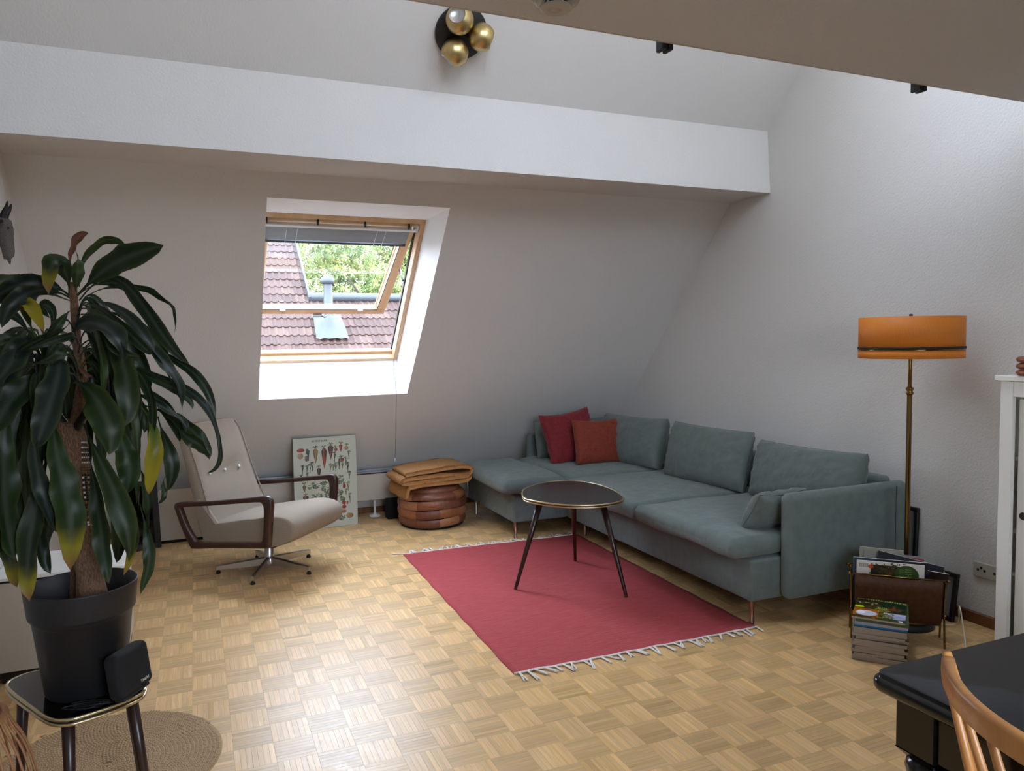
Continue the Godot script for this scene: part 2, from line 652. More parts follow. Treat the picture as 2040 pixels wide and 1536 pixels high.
func rug_image() -> ImageTexture:
	# woollen weft: streaks along u, mottled reds
	var n := 512
	var a := FastNoiseLite.new()
	a.seed = 71
	a.frequency = 0.03
	var b := FastNoiseLite.new()
	b.seed = 72
	b.frequency = 0.2
	var im := Image.create(n, n, false, Image.FORMAT_RGB8)
	for y in n:
		for x in n:
			var f := float(x) / n
			var s := lerpf(a.get_noise_2d(x * 0.35, y * 4.0), a.get_noise_2d((x - n) * 0.35, y * 4.0), f)
			var t := lerpf(b.get_noise_2d(x * 0.9, y * 1.3), b.get_noise_2d((x - n) * 0.9, y * 1.3), f)
			var k := clampf(0.5 + s * 0.5 + t * 0.45, 0.0, 1.0)
			im.set_pixel(x, y, Color(0.57, 0.19, 0.205).lerp(Color(0.74, 0.32, 0.325), k))
	return ImageTexture.create_from_image(im)


func rug_height() -> ImageTexture:
	var n := 512
	var a := FastNoiseLite.new()
	a.seed = 73
	a.frequency = 0.05
	var im := Image.create(n, n, false, Image.FORMAT_L8)
	for y in n:
		for x in n:
			var h := 0.5 + 0.28 * sin(y * TAU / 8.0) * (0.6 + 0.4 * sin(x * TAU / 16.0)) + 0.3 * a.get_noise_2d(x * 0.5, y * 3.0)
			im.set_pixel(x, y, Color(h, h, h))
	return ImageTexture.create_from_image(im)


# ---------------------------------------------------------------- room shell
# a roof slope with openings: each [x0, x1, s0, s1] inside, [x0, x1, s0, s1] at depth o1 where the window stands
func slope_mesh(at: Callable, openings: Array, s_max: float, o_win: float, o_out: float, s_min := -0.4, reveals := true) -> ArrayMesh:
	var mb := MB.new(false)
	var x0 := XL - 0.15
	var x1 := XR + 0.15
	for layer in 1:
		var o := 0.0 if layer == 0 else o_out
		var xs := [x0]
		for w in openings:
			var r: Array = w[layer]
			# strip before this opening
			band(mb, at, xs[-1], r[0], s_min, s_max, o, layer)
			band(mb, at, r[0], r[1], s_min, r[2], o, layer)
			band(mb, at, r[0], r[1], r[3], s_max, o, layer)
			xs.append(r[1])
		band(mb, at, xs[-1], x1, s_min, s_max, o, layer)
	for w in openings.slice(0 if reveals else 1):
		var a: Array = w[0]
		var b: Array = w[1]
		var ca := [at.call(a[0], a[2], 0.0), at.call(a[1], a[2], 0.0), at.call(a[1], a[3], 0.0), at.call(a[0], a[3], 0.0)]
		var cb := [at.call(b[0], b[2], o_win), at.call(b[1], b[2], o_win), at.call(b[1], b[3], o_win), at.call(b[0], b[3], o_win)]
		var cc := [at.call(b[0], b[2], o_out), at.call(b[1], b[2], o_out), at.call(b[1], b[3], o_out), at.call(b[0], b[3], o_out)]
		for k in 4:
			var l := (k + 1) % 4
			mb.quad(ca[k], ca[l], cb[l], cb[k])
			mb.quad(cb[k], cb[l], cc[l], cc[k])
	# edges
	for e in [[s_min, 0], [s_max, 1]]:
		mb.quad(at.call(x0, e[0], 0.0), at.call(x1, e[0], 0.0), at.call(x1, e[0], o_out), at.call(x0, e[0], o_out))
	for x in [x0, x1]:
		mb.quad(at.call(x, s_min, 0.0), at.call(x, s_max, 0.0), at.call(x, s_max, o_out), at.call(x, s_min, o_out))
	return mb.done()


func band(mb: MB, at: Callable, xa: float, xb: float, sa: float, sb: float, o: float, layer: int) -> void:
	if xb - xa < 0.001: return
	if layer == 0: mb.quad(at.call(xa, sa, o), at.call(xb, sa, o), at.call(xb, sb, o), at.call(xa, sb, o))
	else: mb.quad(at.call(xa, sb, o), at.call(xb, sb, o), at.call(xb, sa, o), at.call(xa, sa, o))


const UPPER := [1.9, 3.0, 5.45, 6.55]
const WIN_IN := [0.435, 1.577, 1.493, 3.244]
const WIN_OUT := [0.385, 1.540, 1.578, 2.945]


func build_shell() -> void:
	var mb := MB.new()
	mb.box(Vector3((XL + XR) / 2, -0.112, -2.2), Vector3(XR - XL + 0.3, 0.2, 10.2), 0.0)
	# the floor itself is filled with parquet pieces in build_floor
	struct_piece("floor", mb.done(), M.dark_gap, "parquet floor of light oak blocks laid in basket pattern")
	struct_piece("ceiling", slope_mesh(slope_point, [[WIN_IN, WIN_OUT], [UPPER, UPPER]], 7.02, 0.30, 0.42, -0.4, false), M.plaster, "white plastered sloped roof with the roof window in it")
	var gw := []
	gw.append([[0.25, 1.25, 4.45, 5.75], [0.25, 1.25, 4.45, 5.75]])
	gw.append([[1.85, 2.85, 4.45, 5.75], [1.85, 2.85, 4.45, 5.75]])
	var low := [[[0.3, 1.9, 1.55, 2.75], [0.3, 1.9, 1.55, 2.75]]]  # opening added for the rear fill light
	struct_piece("ceiling", slope_mesh(back_slope_point, low, 3.4, 0.1, 0.3), M.plaster, "white plastered roof slope behind the camera")
	struct_piece("ceiling", slope_mesh(back_slope_point, gw, 7.02, 0.1, 0.3, 3.4), M.plaster, "white plastered roof slope behind the gallery")
	for k in 3:
		mb = MB.new(false)
		var at: Callable = slope_point if k == 0 else back_slope_point
		var holes: Array = [[[WIN_IN, WIN_OUT], [UPPER, UPPER]], gw, low][k]
		var lo_hi: Array = [[-0.4, 7.02], [3.4, 7.02], [-0.4, 3.4]][k]
		var xa := XL - 0.15
		for w in holes:
			var q: Array = w[1]
			band(mb, at, xa, q[0], lo_hi[0], lo_hi[1], [0.42, 0.3, 0.3][k], 1)
			band(mb, at, q[0], q[1], lo_hi[0], q[2], [0.42, 0.3, 0.3][k], 1)
			band(mb, at, q[0], q[1], q[3], lo_hi[1], [0.42, 0.3, 0.3][k], 1)
			xa = q[1]
		band(mb, at, xa, XR + 0.15, lo_hi[0], lo_hi[1], [0.42, 0.3, 0.3][k], 1)
		struct_piece("roof", mb.done(), M.dark_roofing, "outer skin of the roof")
	for side in [["wall_right", XR + 0.1], ["wall_left", XL - 0.1]]:
		mb = MB.new()
		mb.box(Vector3(side[1], 2.75, -2.2), Vector3(0.2, 5.9, 10.4), 0.0)
		struct_piece(side[0], mb.done(), M.plaster)
	mb = MB.new()
	mb.box(Vector3((XL + XR) / 2, 0.2, -6.70), Vector3(XR - XL, 0.46, 0.12), 0.0)
	struct_piece("wall_back", mb.done(), M.plaster)
	# boxed-in beam under the slope
	mb = MB.new()
	var bx := Transform3D(Basis(Vector3(0, 0, -1), Vector3(0, 1, 0), Vector3(1, 0, 0)), Vector3.ZERO)
	mb.prism(PackedVector2Array([Vector2(4.207, 2.513), Vector2(4.78, 2.513), Vector2(4.6, 2.9), Vector2(4.236, 2.942)]), XL, XR, 0.002, bx)
	struct_piece("beam", mb.done(), M.plaster, "long white boxed beam running across the sloped ceiling")
	# gallery floor overhead
	mb = MB.new()
	mb.box(Vector3((XL + XR) / 2, 2.575, -0.87), Vector3(XR - XL, 0.25, 2.38), 0.004)
	struct_piece("slab", mb.done(), M.plaster, "underside of the gallery floor over the near half of the room")
	mb = MB.new()
	mb.box(Vector3((XL + XR) / 2, 2.59, -2.070), Vector3(XR - XL, 0.27, 0.018), 0.003)
	struct_piece("trim_1", mb.done(), M.cream_paint)
	mb = MB.new()
	mb.box(Vector3(XR - 0.008, 0.03, -2.2), Vector3(0.016, 0.06, 8.6), 0.004)
	struct_piece("baseboard_right", mb.done(), M.skirting_wood)
	mb = MB.new()
	mb.box(Vector3((XL + XR) / 2, 0.025, -6.632), Vector3(XR - XL - 0.04, 0.05, 0.014), 0.004)
	struct_piece("baseboard_back", mb.done(), M.skirting_wood)
	mb = MB.new()
	for e in [5.475, 6.525]: mb.box(Vector3(2.45, e, -0.2), Vector3(1.1, 0.05, 0.05), 0.004, frame_xf(0, 0, 0))
	for x in [1.925, 2.975]: mb.box(Vector3(x, 6.0, -0.2), Vector3(0.05, 1.1, 0.05), 0.004, frame_xf(0, 0, 0))
	var uw := struct_piece("window_4", mb.done(), M.pine)
	mb = MB.new()
	mb.quad(slope_point(1.93, 5.48, 0.22), slope_point(2.97, 5.48, 0.22), slope_point(2.97, 6.52, 0.22), slope_point(1.93, 6.52, 0.22))
	piece("pane", mb.done(), M.pane_glass, uw)
	# gallery roof windows, out of the frame: frame and pane
	for x in [0.75, 2.35]:
		mb = MB.new()
		for e in [4.47, 5.73]: mb.box(Vector3.ZERO, Vector3(1.0, 0.05, 0.05), 0.004, back_frame(x, e))
		for sx in [-0.475, 0.475]: mb.box(Vector3.ZERO, Vector3(0.05, 0.05, 1.3), 0.004, back_frame(x + sx, 5.1))
		var w := struct_piece("window_2" if x < 1 else "window_3", mb.done(), M.pine)
		mb = MB.new()
		mb.quad(back_slope_point(x - 0.48, 4.47, 0.16), back_slope_point(x + 0.48, 4.47, 0.16), back_slope_point(x + 0.48, 5.73, 0.16), back_slope_point(x - 0.48, 5.73, 0.16))
		piece("pane", mb.done(), M.pane_glass, w)


func back_frame(x: float, s: float) -> Transform3D:
	var a := atan(SLOPE)
	return Transform3D(Basis(Vector3.RIGHT, a), back_slope_point(x, s, 0.14))


# ---------------------------------------------------------------- parquet
const BLOCK := Vector2(0.1428, 0.149)
const BLOCK_AT := Vector2(-0.06, -3.382)


func build_floor() -> void:
	var r := RandomNumberGenerator.new()
	r.seed = 7
	var fingers := []
	for i in range(-6, 27):
		for j in range(-23, 17):
			var x0 := BLOCK_AT.x + i * BLOCK.x
			var z0 := BLOCK_AT.y + j * BLOCK.y
			var along := (i + j) % 2 == 0
			var n := 7
			var tone_block := r.randf_range(-0.05, 0.05)
			for k in n:
				var f0 := float(k) / n
				var f1 := float(k + 1) / n
				var rect := Rect2(x0 + f0 * BLOCK.x, z0, BLOCK.x / n, BLOCK.y) if along else Rect2(x0, z0 + f0 * BLOCK.y, BLOCK.x, BLOCK.y / n)
				rect = rect.intersection(Rect2(XL, -6.63, XR - XL, 9.2))
				var odd := r.randf()
				var tone := 1.0 + tone_block + r.randf_range(-0.08, 0.08) + (0.10 if along else -0.10)  # blocks along z tinted lighter: directional sheen put into the tone
				var warm := r.randf_range(-0.04, 0.05)
				if odd < 0.03:
					tone *= 0.80
					warm += 0.07
				elif odd > 0.95: tone *= 1.12
				if rect.size.x < 0.004 or rect.size.y < 0.004: continue
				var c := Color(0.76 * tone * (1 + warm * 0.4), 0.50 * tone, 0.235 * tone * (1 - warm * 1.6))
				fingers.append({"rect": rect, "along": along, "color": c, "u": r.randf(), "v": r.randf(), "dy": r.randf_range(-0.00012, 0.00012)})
	# the pieces that show largest in the picture become parts; the rest is one joined part
	var seen := []
	for f in fingers:
		var c: Vector2 = f.rect.get_center()
		var d := cam.global_transform.affine_inverse() * Vector3(c.x, 0, c.y)
		if d.z > -0.5: continue
		var px := Vector2(1020 + 1504.4 * d.x / -d.z, 768 - 1504.4 * d.y / -d.z)
		if px.x < 300 or px.x > 1760 or px.y > 1525: continue
		if c.x > 1.27 and c.x < 2.70 and c.y < -3.05: continue
		f.d = -d.z
		seen.append(f)
	seen.sort_custom(func(a, b): return a.d < b.d)
	var floor_node := get_node("floor")
	for k in mini(300, seen.size()):
		var f: Dictionary = seen[k]
		f.own = true
		var c: Vector2 = f.rect.get_center()
		var mb := MB.new(false)
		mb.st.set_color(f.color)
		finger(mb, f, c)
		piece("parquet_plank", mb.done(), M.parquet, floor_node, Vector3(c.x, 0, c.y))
	var rest := MB.new(false)
	for f in fingers:
		if f.has("own"): continue
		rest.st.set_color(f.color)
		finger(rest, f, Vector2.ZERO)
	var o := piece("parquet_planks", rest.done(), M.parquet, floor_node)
	o.set_meta("kind", "stuff")


func finger(mb: MB, f: Dictionary, origin: Vector2) -> void:
	var q: Rect2 = f.rect.grow(-0.00008)
	q.position -= origin
	var ch := 0.00035
	var y1: float = f.dy
	var y0: float = y1 - 0.0006
	var lo := [Vector3(q.position.x, y0, q.end.y), Vector3(q.end.x, y0, q.end.y), Vector3(q.end.x, y0, q.position.y), Vector3(q.position.x, y0, q.position.y)]
	var t := q.grow(-ch)
	var hi := [Vector3(t.position.x, y1, t.end.y), Vector3(t.end.x, y1, t.end.y), Vector3(t.end.x, y1, t.position.y), Vector3(t.position.x, y1, t.position.y)]
	var uv := []
	for p in hi:
		var g := Vector2(p.x - t.position.x, p.z - t.position.y) if f.along else Vector2(p.z - t.position.y, p.x - t.position.x)
		uv.append(Vector2(f.u + g.x * 2.6, f.v + g.y * 2.6))
	mb.quad(hi[0], hi[1], hi[2], hi[3], uv[0], uv[1], uv[2], uv[3])
	for k in 4:
		var l := (k + 1) % 4
		mb.quad(lo[k], lo[l], hi[l], hi[k], uv[k], uv[l], uv[l], uv[k])


# ---------------------------------------------------------------- the open roof window
func frame_xf(x: float, s: float, o: float, tilt := 0.0) -> Transform3D:
	var a := atan(SLOPE)
	# local y runs up the slope, local z points into the room
	var up := Vector3(0, sin(a), cos(a))
	var inward := Vector3(0, -cos(a), sin(a))
	return Transform3D(Basis(Vector3.RIGHT, up, inward).rotated(Vector3.RIGHT, tilt), slope_point(x, s, o))


func build_roof_window() -> void:
	var w := struct_piece("window_1", null, M.pine, "open roof window with pine frame looking out on tiled roofs")
	var x0: float = WIN_OUT[0]
	var x1: float = WIN_OUT[1]
	var s0: float = WIN_OUT[2]
	var s1: float = WIN_OUT[3]
	var xc := (x0 + x1) / 2
	var base := frame_xf(0, 0, 0)
	var put := func(mb: MB, x: float, s: float, o: float, size: Vector3) -> void:
		mb.box(Vector3(x, s, -o), size, 0.004, base)
	var rv := MB.new(false)
	var ca := []
	var cb := []
	var cc := []
	for e in [[0, 2], [1, 2], [1, 3], [0, 3]]:
		ca.append(slope_point(WIN_IN[e[0]], WIN_IN[e[1]], 0.0))
		cb.append(slope_point(WIN_OUT[e[0]], WIN_OUT[e[1]], 0.30))
		cc.append(slope_point(WIN_OUT[e[0]], WIN_OUT[e[1]], 0.42))
	for k in 4:
		var l := (k + 1) % 4
		rv.quad(ca[k], ca[l], cb[l], cb[k])
		rv.quad(cb[k], cb[l], cc[l], cc[k])
	piece("reveal", rv.done(), M.reveal_white, w)
	# outer frame: sill, head, two jambs, with the step for the sash
	var mb := MB.new()
	put.call(mb, xc, s0 + 0.014, 0.345, Vector3(x1 - x0, 0.028, 0.09))
	put.call(mb, xc, s0 + 0.040, 0.380, Vector3(x1 - x0 - 0.06, 0.024, 0.04))
	piece("window_sill_rail", mb.done(), M.pine, w)
	mb = MB.new()
	put.call(mb, xc, s1 - 0.02, 0.345, Vector3(x1 - x0, 0.04, 0.09))
	piece("head_rail", mb.done(), M.pine, w)
	for sx in [0, 1]:
		mb = MB.new()
		var x: float = x1 - 0.017 if sx else x0 + 0.017
		put.call(mb, x, (s0 + s1) / 2, 0.345, Vector3(0.034, s1 - s0 - 0.05, 0.09))
		piece("jamb", mb.done(), M.pine, w)
		mb = MB.new()
		put.call(mb, x + (-0.02 if sx else 0.02), (s0 + s1) / 2, 0.395, Vector3(0.012, s1 - s0 - 0.08, 0.03))
		piece("sealing_strip", mb.done(), M.slate_grey, w)
	# sash, hung at its top and swung outwards; local y down along the sash from the hinge
	var hinge := slope_point(xc, s1 - 0.045, 0.36)
	var dir := Vector3(0, 1.805 - hinge.y, -6.296 - hinge.z).normalized()
	var inw := Vector3(0, dir.z, -dir.y)
	if inw.z < 0: inw = -inw
	var sx_ := Transform3D(Basis(Vector3.RIGHT, -dir, inw), hinge)
	var wd := x1 - x0 - 0.085
	var ln := 1.26
	var sash := Node3D.new()
	sash.name = "sash"
	w.add_child(sash)
	var rails := [["sash_rail", Vector3(0, -0.035, 0), Vector3(wd, 0.07, 0.055)], ["sash_rail", Vector3(0, -ln + 0.036, 0), Vector3(wd, 0.072, 0.055)], ["sash_stile", Vector3(-wd / 2 + 0.036, -ln / 2, 0), Vector3(0.072, ln - 0.144, 0.055)], ["sash_stile", Vector3(wd / 2 - 0.036, -ln / 2, 0), Vector3(0.072, ln - 0.144, 0.055)]]
	for r in rails:
		mb = MB.new()
		mb.box(r[1], r[2], 0.008, sx_)
		if r[0] == "sash_stile": mb.box(r[1] - Vector3(0, 0, 0.034), Vector3(r[2].x + 0.02, r[2].y + 0.14, 0.014), 0.003, sx_)
		piece(r[0], mb.done(), M.pine, sash)
	mb = MB.new()
	var g := [Vector3(-wd / 2 + 0.06, -ln + 0.06, -0.008), Vector3(wd / 2 - 0.06, -ln + 0.06, -0.008), Vector3(wd / 2 - 0.06, -0.06, -0.008), Vector3(-wd / 2 + 0.06, -0.06, -0.008)]
	mb.quad(sx_ * g[0], sx_ * g[1], sx_ * g[2], sx_ * g[3])
	piece("pane", mb.done(), M.pane_glass, sash)
	mb = MB.new()
	for bx in [-0.30, 0.32]: mb.rbox(Vector3(bx, -ln + 0.078, 0.036), Vector3(0.045, 0.02, 0.02), 0.006, 3, 1, sx_)
	piece("blind_holder", mb.done(), M.chrome, sash)
	mb = MB.new()
	for e in [[Vector3(0, -ln + 0.074, 0.028), Vector3(wd - 0.144, 0.005, 0.006)], [Vector3(wd / 2 - 0.0745, -ln / 2, 0.028), Vector3(0.005, ln - 0.15, 0.006)]]: mb.box(e[0], e[1], 0.001, sx_)
	piece("gasket", mb.done(), M.slate_grey, sash)
	# handle at the bottom rail
	mb = MB.new()
	mb.rbox(Vector3(-0.02, -ln + 0.012, 0.045), Vector3(0.075, 0.022, 0.03), 0.009, 3, 1, sx_)
	mb.tube([sx_ * Vector3(0.02, -ln + 0.012, 0.05), sx_ * Vector3(0.03, -ln + 0.03, 0.07), sx_ * Vector3(0.045, -ln + 0.055, 0.075)], 0.008, 8)
	piece("handle", mb.done(), M.grey_metal, sash)
	# hinge plates at the head corner
	mb = MB.new()
	mb.rbox(Vector3(x1 - 0.075, s1 - 0.055, -0.285), Vector3(0.05, 0.035, 0.03), 0.01, 3, 1, base)
	mb.lathe([[0.0, 0.012], [0.012, 0.01], [0.014, 0.0], [0.0, -0.002]], 14, Vector3.ZERO, base * xf(Vector3(x1 - 0.075, s1 - 0.062, -0.268), Vector3(PI / 2, 0, 0)))
	piece("hinge", mb.done(), M.chrome, w)
	# stay arm between sash and frame
	mb = MB.new()
	var far_end: Vector3 = sx_ * Vector3(wd / 2 - 0.01, -0.62, -0.03)
	mb.tube([slope_point(x1 - 0.05, s1 - 0.62, 0.40), (slope_point(x1 - 0.05, s1 - 0.62, 0.40) + far_end) / 2 + Vector3(0, 0.02, 0), far_end], 0.009, 8)
	piece("stay_arm", mb.done(), M.grey_metal, w)
	# venetian blind gathered at the top of the sash: a thing that hangs there
	var b := thing("venetian_blind", "grey slatted blind gathered at the top of the open roof window", "blind", hinge)
	var bl := Transform3D(sx_.basis, Vector3.ZERO)
	mb = MB.new()
	mb.box(Vector3(0.01, -0.045, 0.055), Vector3(wd - 0.01, 0.026, 0.028), 0.004, bl)
	piece("head_rail", mb.done(), M.white_plastic, b)
	for k in 8:
		mb = MB.new()
		var y := -0.066 - k * 0.0185
		var sl := bl * xf(Vector3(-0.005, y, 0.052), Vector3(0.95, 0, 0))
		var arc := []
		for a in 6:
			var f := a / 5.0 - 0.5
			var line := PackedVector3Array()
			for e in [-0.5, 0.5]: line.append(sl * Vector3(e * (wd - 0.09), 0.004 * (1.0 - 4.0 * f * f), f * 0.025))
			arc.append(line)
		mb.grid(arc)
		piece("slat", mb.done(), M.blind_grey, b)
	mb = MB.new()
	mb.box(Vector3(-0.005, -0.226, 0.052), Vector3(wd - 0.085, 0.022, 0.026), 0.004, bl)
	piece("bottom_rail", mb.done(), M.slate_grey, b)
	for lx in [-0.36, -0.29, 0.25, 0.31]:
		mb = MB.new()
		mb.tube([bl * Vector3(lx, -0.05, 0.069), bl * Vector3(lx, -0.225, 0.069)], 0.0018, 5)
		piece("ladder_cord", mb.done(), M.white_plastic, b)
	for hx in [-0.49, -0.16, 0.16, 0.47]:
		mb = MB.new()
		mb.box(Vector3(hx, -0.022, 0.045), Vector3(0.01, 0.04, 0.03), 0.002, bl)
		piece("hanger", mb.done(), M.slate_grey, b)
	# blind cord hanging down past the sill to the radiator
	var cd := thing("blind_cord", "thin pull cord hanging from the roof window down the slope to the radiator", "cord", Vector3(1.50, 0.42, -6.50))
	mb = MB.new()
	var top: Vector3 = slope_point(1.50, s1 - 0.10, 0.25) - cd.position
	var mid: Vector3 = slope_point(1.502, s0 + 0.0, 0.27) - cd.position
	var lip: Vector3 = slope_point(1.488, WIN_IN[2], -0.006) - cd.position
	mb.tube([top, mid, lip, slope_point(1.60, 0.68, -0.006) - cd.position], 0.0014, 5)
	piece("cord", mb.done(), M.mount_board, cd)
	mb = MB.new()
	var wt: Vector3 = slope_point(1.60, 0.66, -0.012) - cd.position
	mb.lathe([[0.0, 0.02], [0.007, 0.016], [0.009, 0.0], [0.007, -0.016], [0.0, -0.018]], 12, wt)
	piece("cord_weight", mb.done(), M.white_plastic, cd)


# ---------------------------------------------------------------- outside the window
func build_outside() -> void:
	var r := RandomNumberGenerator.new()
	r.seed = 5
	# neighbouring roof facing us, 16 m away: plane through (y 0.2, z -15) rising away
	var t := thing("house", "neighbouring house with reddish brown pantile roof seen through the roof window", "house", Vector3(4.0, -6.0, -19.0))
	var tilt := deg_to_rad(36.0)
	var z_ridge := -18.4
	var y_ridge := 2.49
	var along := Vector3(0, sin(tilt), -cos(tilt))
	var nrm := Vector3(0, cos(tilt), sin(tilt))
	var x_verge := 2.55
	var o := -t.position
	var mb := MB.new()
	mb.box(Vector3(4.0, -2.6, -19.6), Vector3(13, 6.6, 4.2), 0.0, xf(o))
	piece("wall", mb.done(), M.render_grey, t)
	for part in [[x_verge, 10.0, 0.0], [-3.0, x_verge, 3.6]]:
		mb = MB.new()
		var rb := Transform3D(Basis(Vector3.RIGHT, along, nrm), Vector3((part[0] + part[1]) / 2, y_ridge, z_ridge) + o)
		mb.box(Vector3(0, -3.0 + part[2] / 2, -0.14), Vector3(part[1] - part[0], 6.0 + part[2], 0.14), 0.0, rb)
		piece("roof_deck", mb.done(), M.dark_gap, t)
	# tiles
	var variants := []
	for v in 3: variants.append(tile_mesh(v))
	var w := 0.30
	var g := 0.335
	for row in range(-8, 11):
		for col in range(-11, 15):
			var x := x_verge + col * w
			var s := row * g   # distance up from the ridge line of the low part
			if s + g > 0.02 and col >= 0: continue
			if x < 0.1 or x > 5.6 or s < -2.75: continue
			var p := Vector3(x + w / 2, y_ridge, z_ridge) + along * s + o
			var tile := piece("roof_tile", variants[r.randi() % 3], M["roof_tile_%d" % (r.randi() % 4)], t, p)
			tile.basis = Basis(Vector3.RIGHT, nrm, -along) * Basis(Vector3.RIGHT, -0.07 + r.randf_range(-0.006, 0.006))
	# zinc ridge, verge board
	mb = MB.new()
	mb.tube([Vector3(x_verge, y_ridge + 0.10, z_ridge - 0.05) + o, Vector3(10, y_ridge + 0.10, z_ridge - 0.05) + o], 0.11, 12)
	piece("ridge_cap", mb.done(), M.zinc, t)
	mb = MB.new()
	var vb := Transform3D(Basis(Vector3.RIGHT, along, nrm), Vector3(x_verge + 0.02, y_ridge, z_ridge) + o)
	mb.box(Vector3(0, 1.75, 0.02), Vector3(0.05, 3.5, 0.22), 0.01, vb)
	piece("verge_board", mb.done(), M.zinc, t)
	# vent pipe with lead flashing
	var px := 2.86
	var ps := -1.05
	var foot := Vector3(px, y_ridge, z_ridge) + along * ps + nrm * 0.08
	var vent := thing("vent_pipe", "grey metal vent pipe with lead flashing on the neighbouring roof", "pipe", foot)
	mb = MB.new()
	mb.lathe([[0.17, -0.02], [0.17, 0.10], [0.10, 0.13], [0.10, 0.92]], 20)
	piece("pipe", mb.done(), M.zinc, vent)
	mb = MB.new()
	mb.lathe([[0.12, 0.90], [0.155, 0.91], [0.155, 1.0], [0.09, 1.10], [0.0, 1.12]], 20)
	piece("cowl", mb.done(), M.zinc, vent)
	mb = MB.new()
	var rows := []
	for i in 9:
		var row := PackedVector3Array()
		for j in 9:
			var u := float(j) / 8 - 0.5
			var v := float(i) / 8 - 0.62
			var d := Vector2(u, v * 0.9).length()
			var lift := 0.02 + 0.26 * exp(-d * d * 18.0) + 0.02 * sin(u * 21.0) * sin(v * 9.0)
			row.append(Vector3(u * (0.66 + 0.1 * -v), 0, 0) + along * (v * 0.95) + nrm * lift)
		rows.append(row)
	mb.grid(rows)
	piece("lead_flashing", mb.done(), M.lead_flashing, vent)
	mb = MB.new()
	mb.box(Vector3(-0.1, 0.26, 0.05), Vector3(0.75, 0.04, 0.04), 0.01)
	piece("snow_bar", mb.done(), M.zinc, vent)
	# trees
	var spots := [[4.6, -27.0, 7.2, 2.7], [7.6, -28.0, 7.6, 3.0], [11.0, -28.0, 7.4, 3.0], [1.5, -30.0, 8.2, 3.2], [6.2, -25.5, 5.2, 2.0]]
	var labels := ["broad green tree straight behind the vent pipe", "tall green tree to the right of the vent pipe", "green tree seen past the open sash at the window's edge", "green tree rising behind the higher tiled roof", "low green tree just above the zinc ridge"]
	for k in spots.size():
		var s: Array = spots[k]
		var tr := thing("tree", labels[k], "tree", Vector3(s[0], -8.0, s[1]))
		mb = MB.new()
		mb.tube([Vector3.ZERO, Vector3(0.1, 4, 0), Vector3(0, s[2] + 6.5, 0.1)], [0.32, 0.24, 0.05], 10)
		for b in 7:
			var a := r.randf() * TAU
			var y0 := r.randf_range(6.0, s[2] + 5.0)
			mb.tube([Vector3(0, y0, 0), Vector3(cos(a), 0.7, sin(a)) * s[3] * 0.5 + Vector3(0, y0, 0), Vector3(cos(a) * s[3] * 0.9, y0 + 1.6, sin(a) * s[3] * 0.9)], [0.09, 0.06, 0.015], 6)
		piece("trunk", mb.done(), M.tree_bark, tr)
		var mm := MultiMesh.new()
		mm.transform_format = MultiMesh.TRANSFORM_3D
		mm.use_colors = true
		mm.mesh = leaf_spray()
		mm.instance_count = 4200
		for n in mm.instance_count:
			var dirv := Vector3(r.randfn(), r.randfn(), r.randfn()).normalized()
			var rad: float = s[3] * pow(r.randf(), 0.45)
			var lump := 0.75 + 0.25 * sin(dirv.x * 5.0 + k) * cos(dirv.y * 6.0)
			var p := Vector3(0, s[2] + 5.2, 0) + dirv * rad * lump * Vector3(1.0, 1.15, 1.0)
			var bs := Basis.from_euler(Vector3(r.randf() * TAU, r.randf() * TAU, r.randf() * TAU)).scaled(Vector3.ONE * r.randf_range(0.38, 0.75))
			mm.set_instance_transform(n, Transform3D(bs, p))
			var q := r.randf()
			mm.set_instance_color(n, Color(0.13, 0.19, 0.05).lerp(Color(0.34, 0.36, 0.09), q * q))
		var fo := MultiMeshInstance3D.new()
		fo.name = "foliage"
		fo.multimesh = mm
		fo.material_override = M.tree_leaf
		fo.set_meta("kind", "stuff")
		tr.add_child(fo)


func leaf_spray() -> ArrayMesh:
	var mb := MB.new(false)
	for k in 5:
		var a := TAU * k / 5.0
		var d := Vector3(cos(a), 0.25 * sin(a * 2.0), sin(a))
		var s := Vector3(-sin(a), 0.2, cos(a))
		var c := d * 0.10
		mb.quad(c - d * 0.08, c - s * 0.05 + d * 0.02, c + d * 0.10, c + s * 0.05 + d * 0.02)
	return mb.done()


# a double-roll concrete tile: x across, z down the slope, y off the roof
func tile_mesh(v: int) -> ArrayMesh:
	var mb := MB.new()
	var rows := []
	for i in 3:
		var row := PackedVector3Array()
		for j in 17:
			var u := float(j) / 16
			var y := 0.012 + 0.030 * pow(maxf(0.0, sin(u * TAU * 2.0 - 0.6)), 0.8) + 0.004 * v * u
			row.append(Vector3((u - 0.5) * 0.302, y, [0.0, 0.19, 0.40][i] - 0.335 - 0.0))
		rows.append(row)
	# top face upwards: rows run away from the eave
	rows.reverse()
	mb.grid(rows)
	var lip := PackedVector3Array()
	for p in rows[0]: lip.append(p + Vector3(0, -0.022, 0))
	mb.smooth(false)
	mb.grid([lip, rows[0]])
	return mb.done()


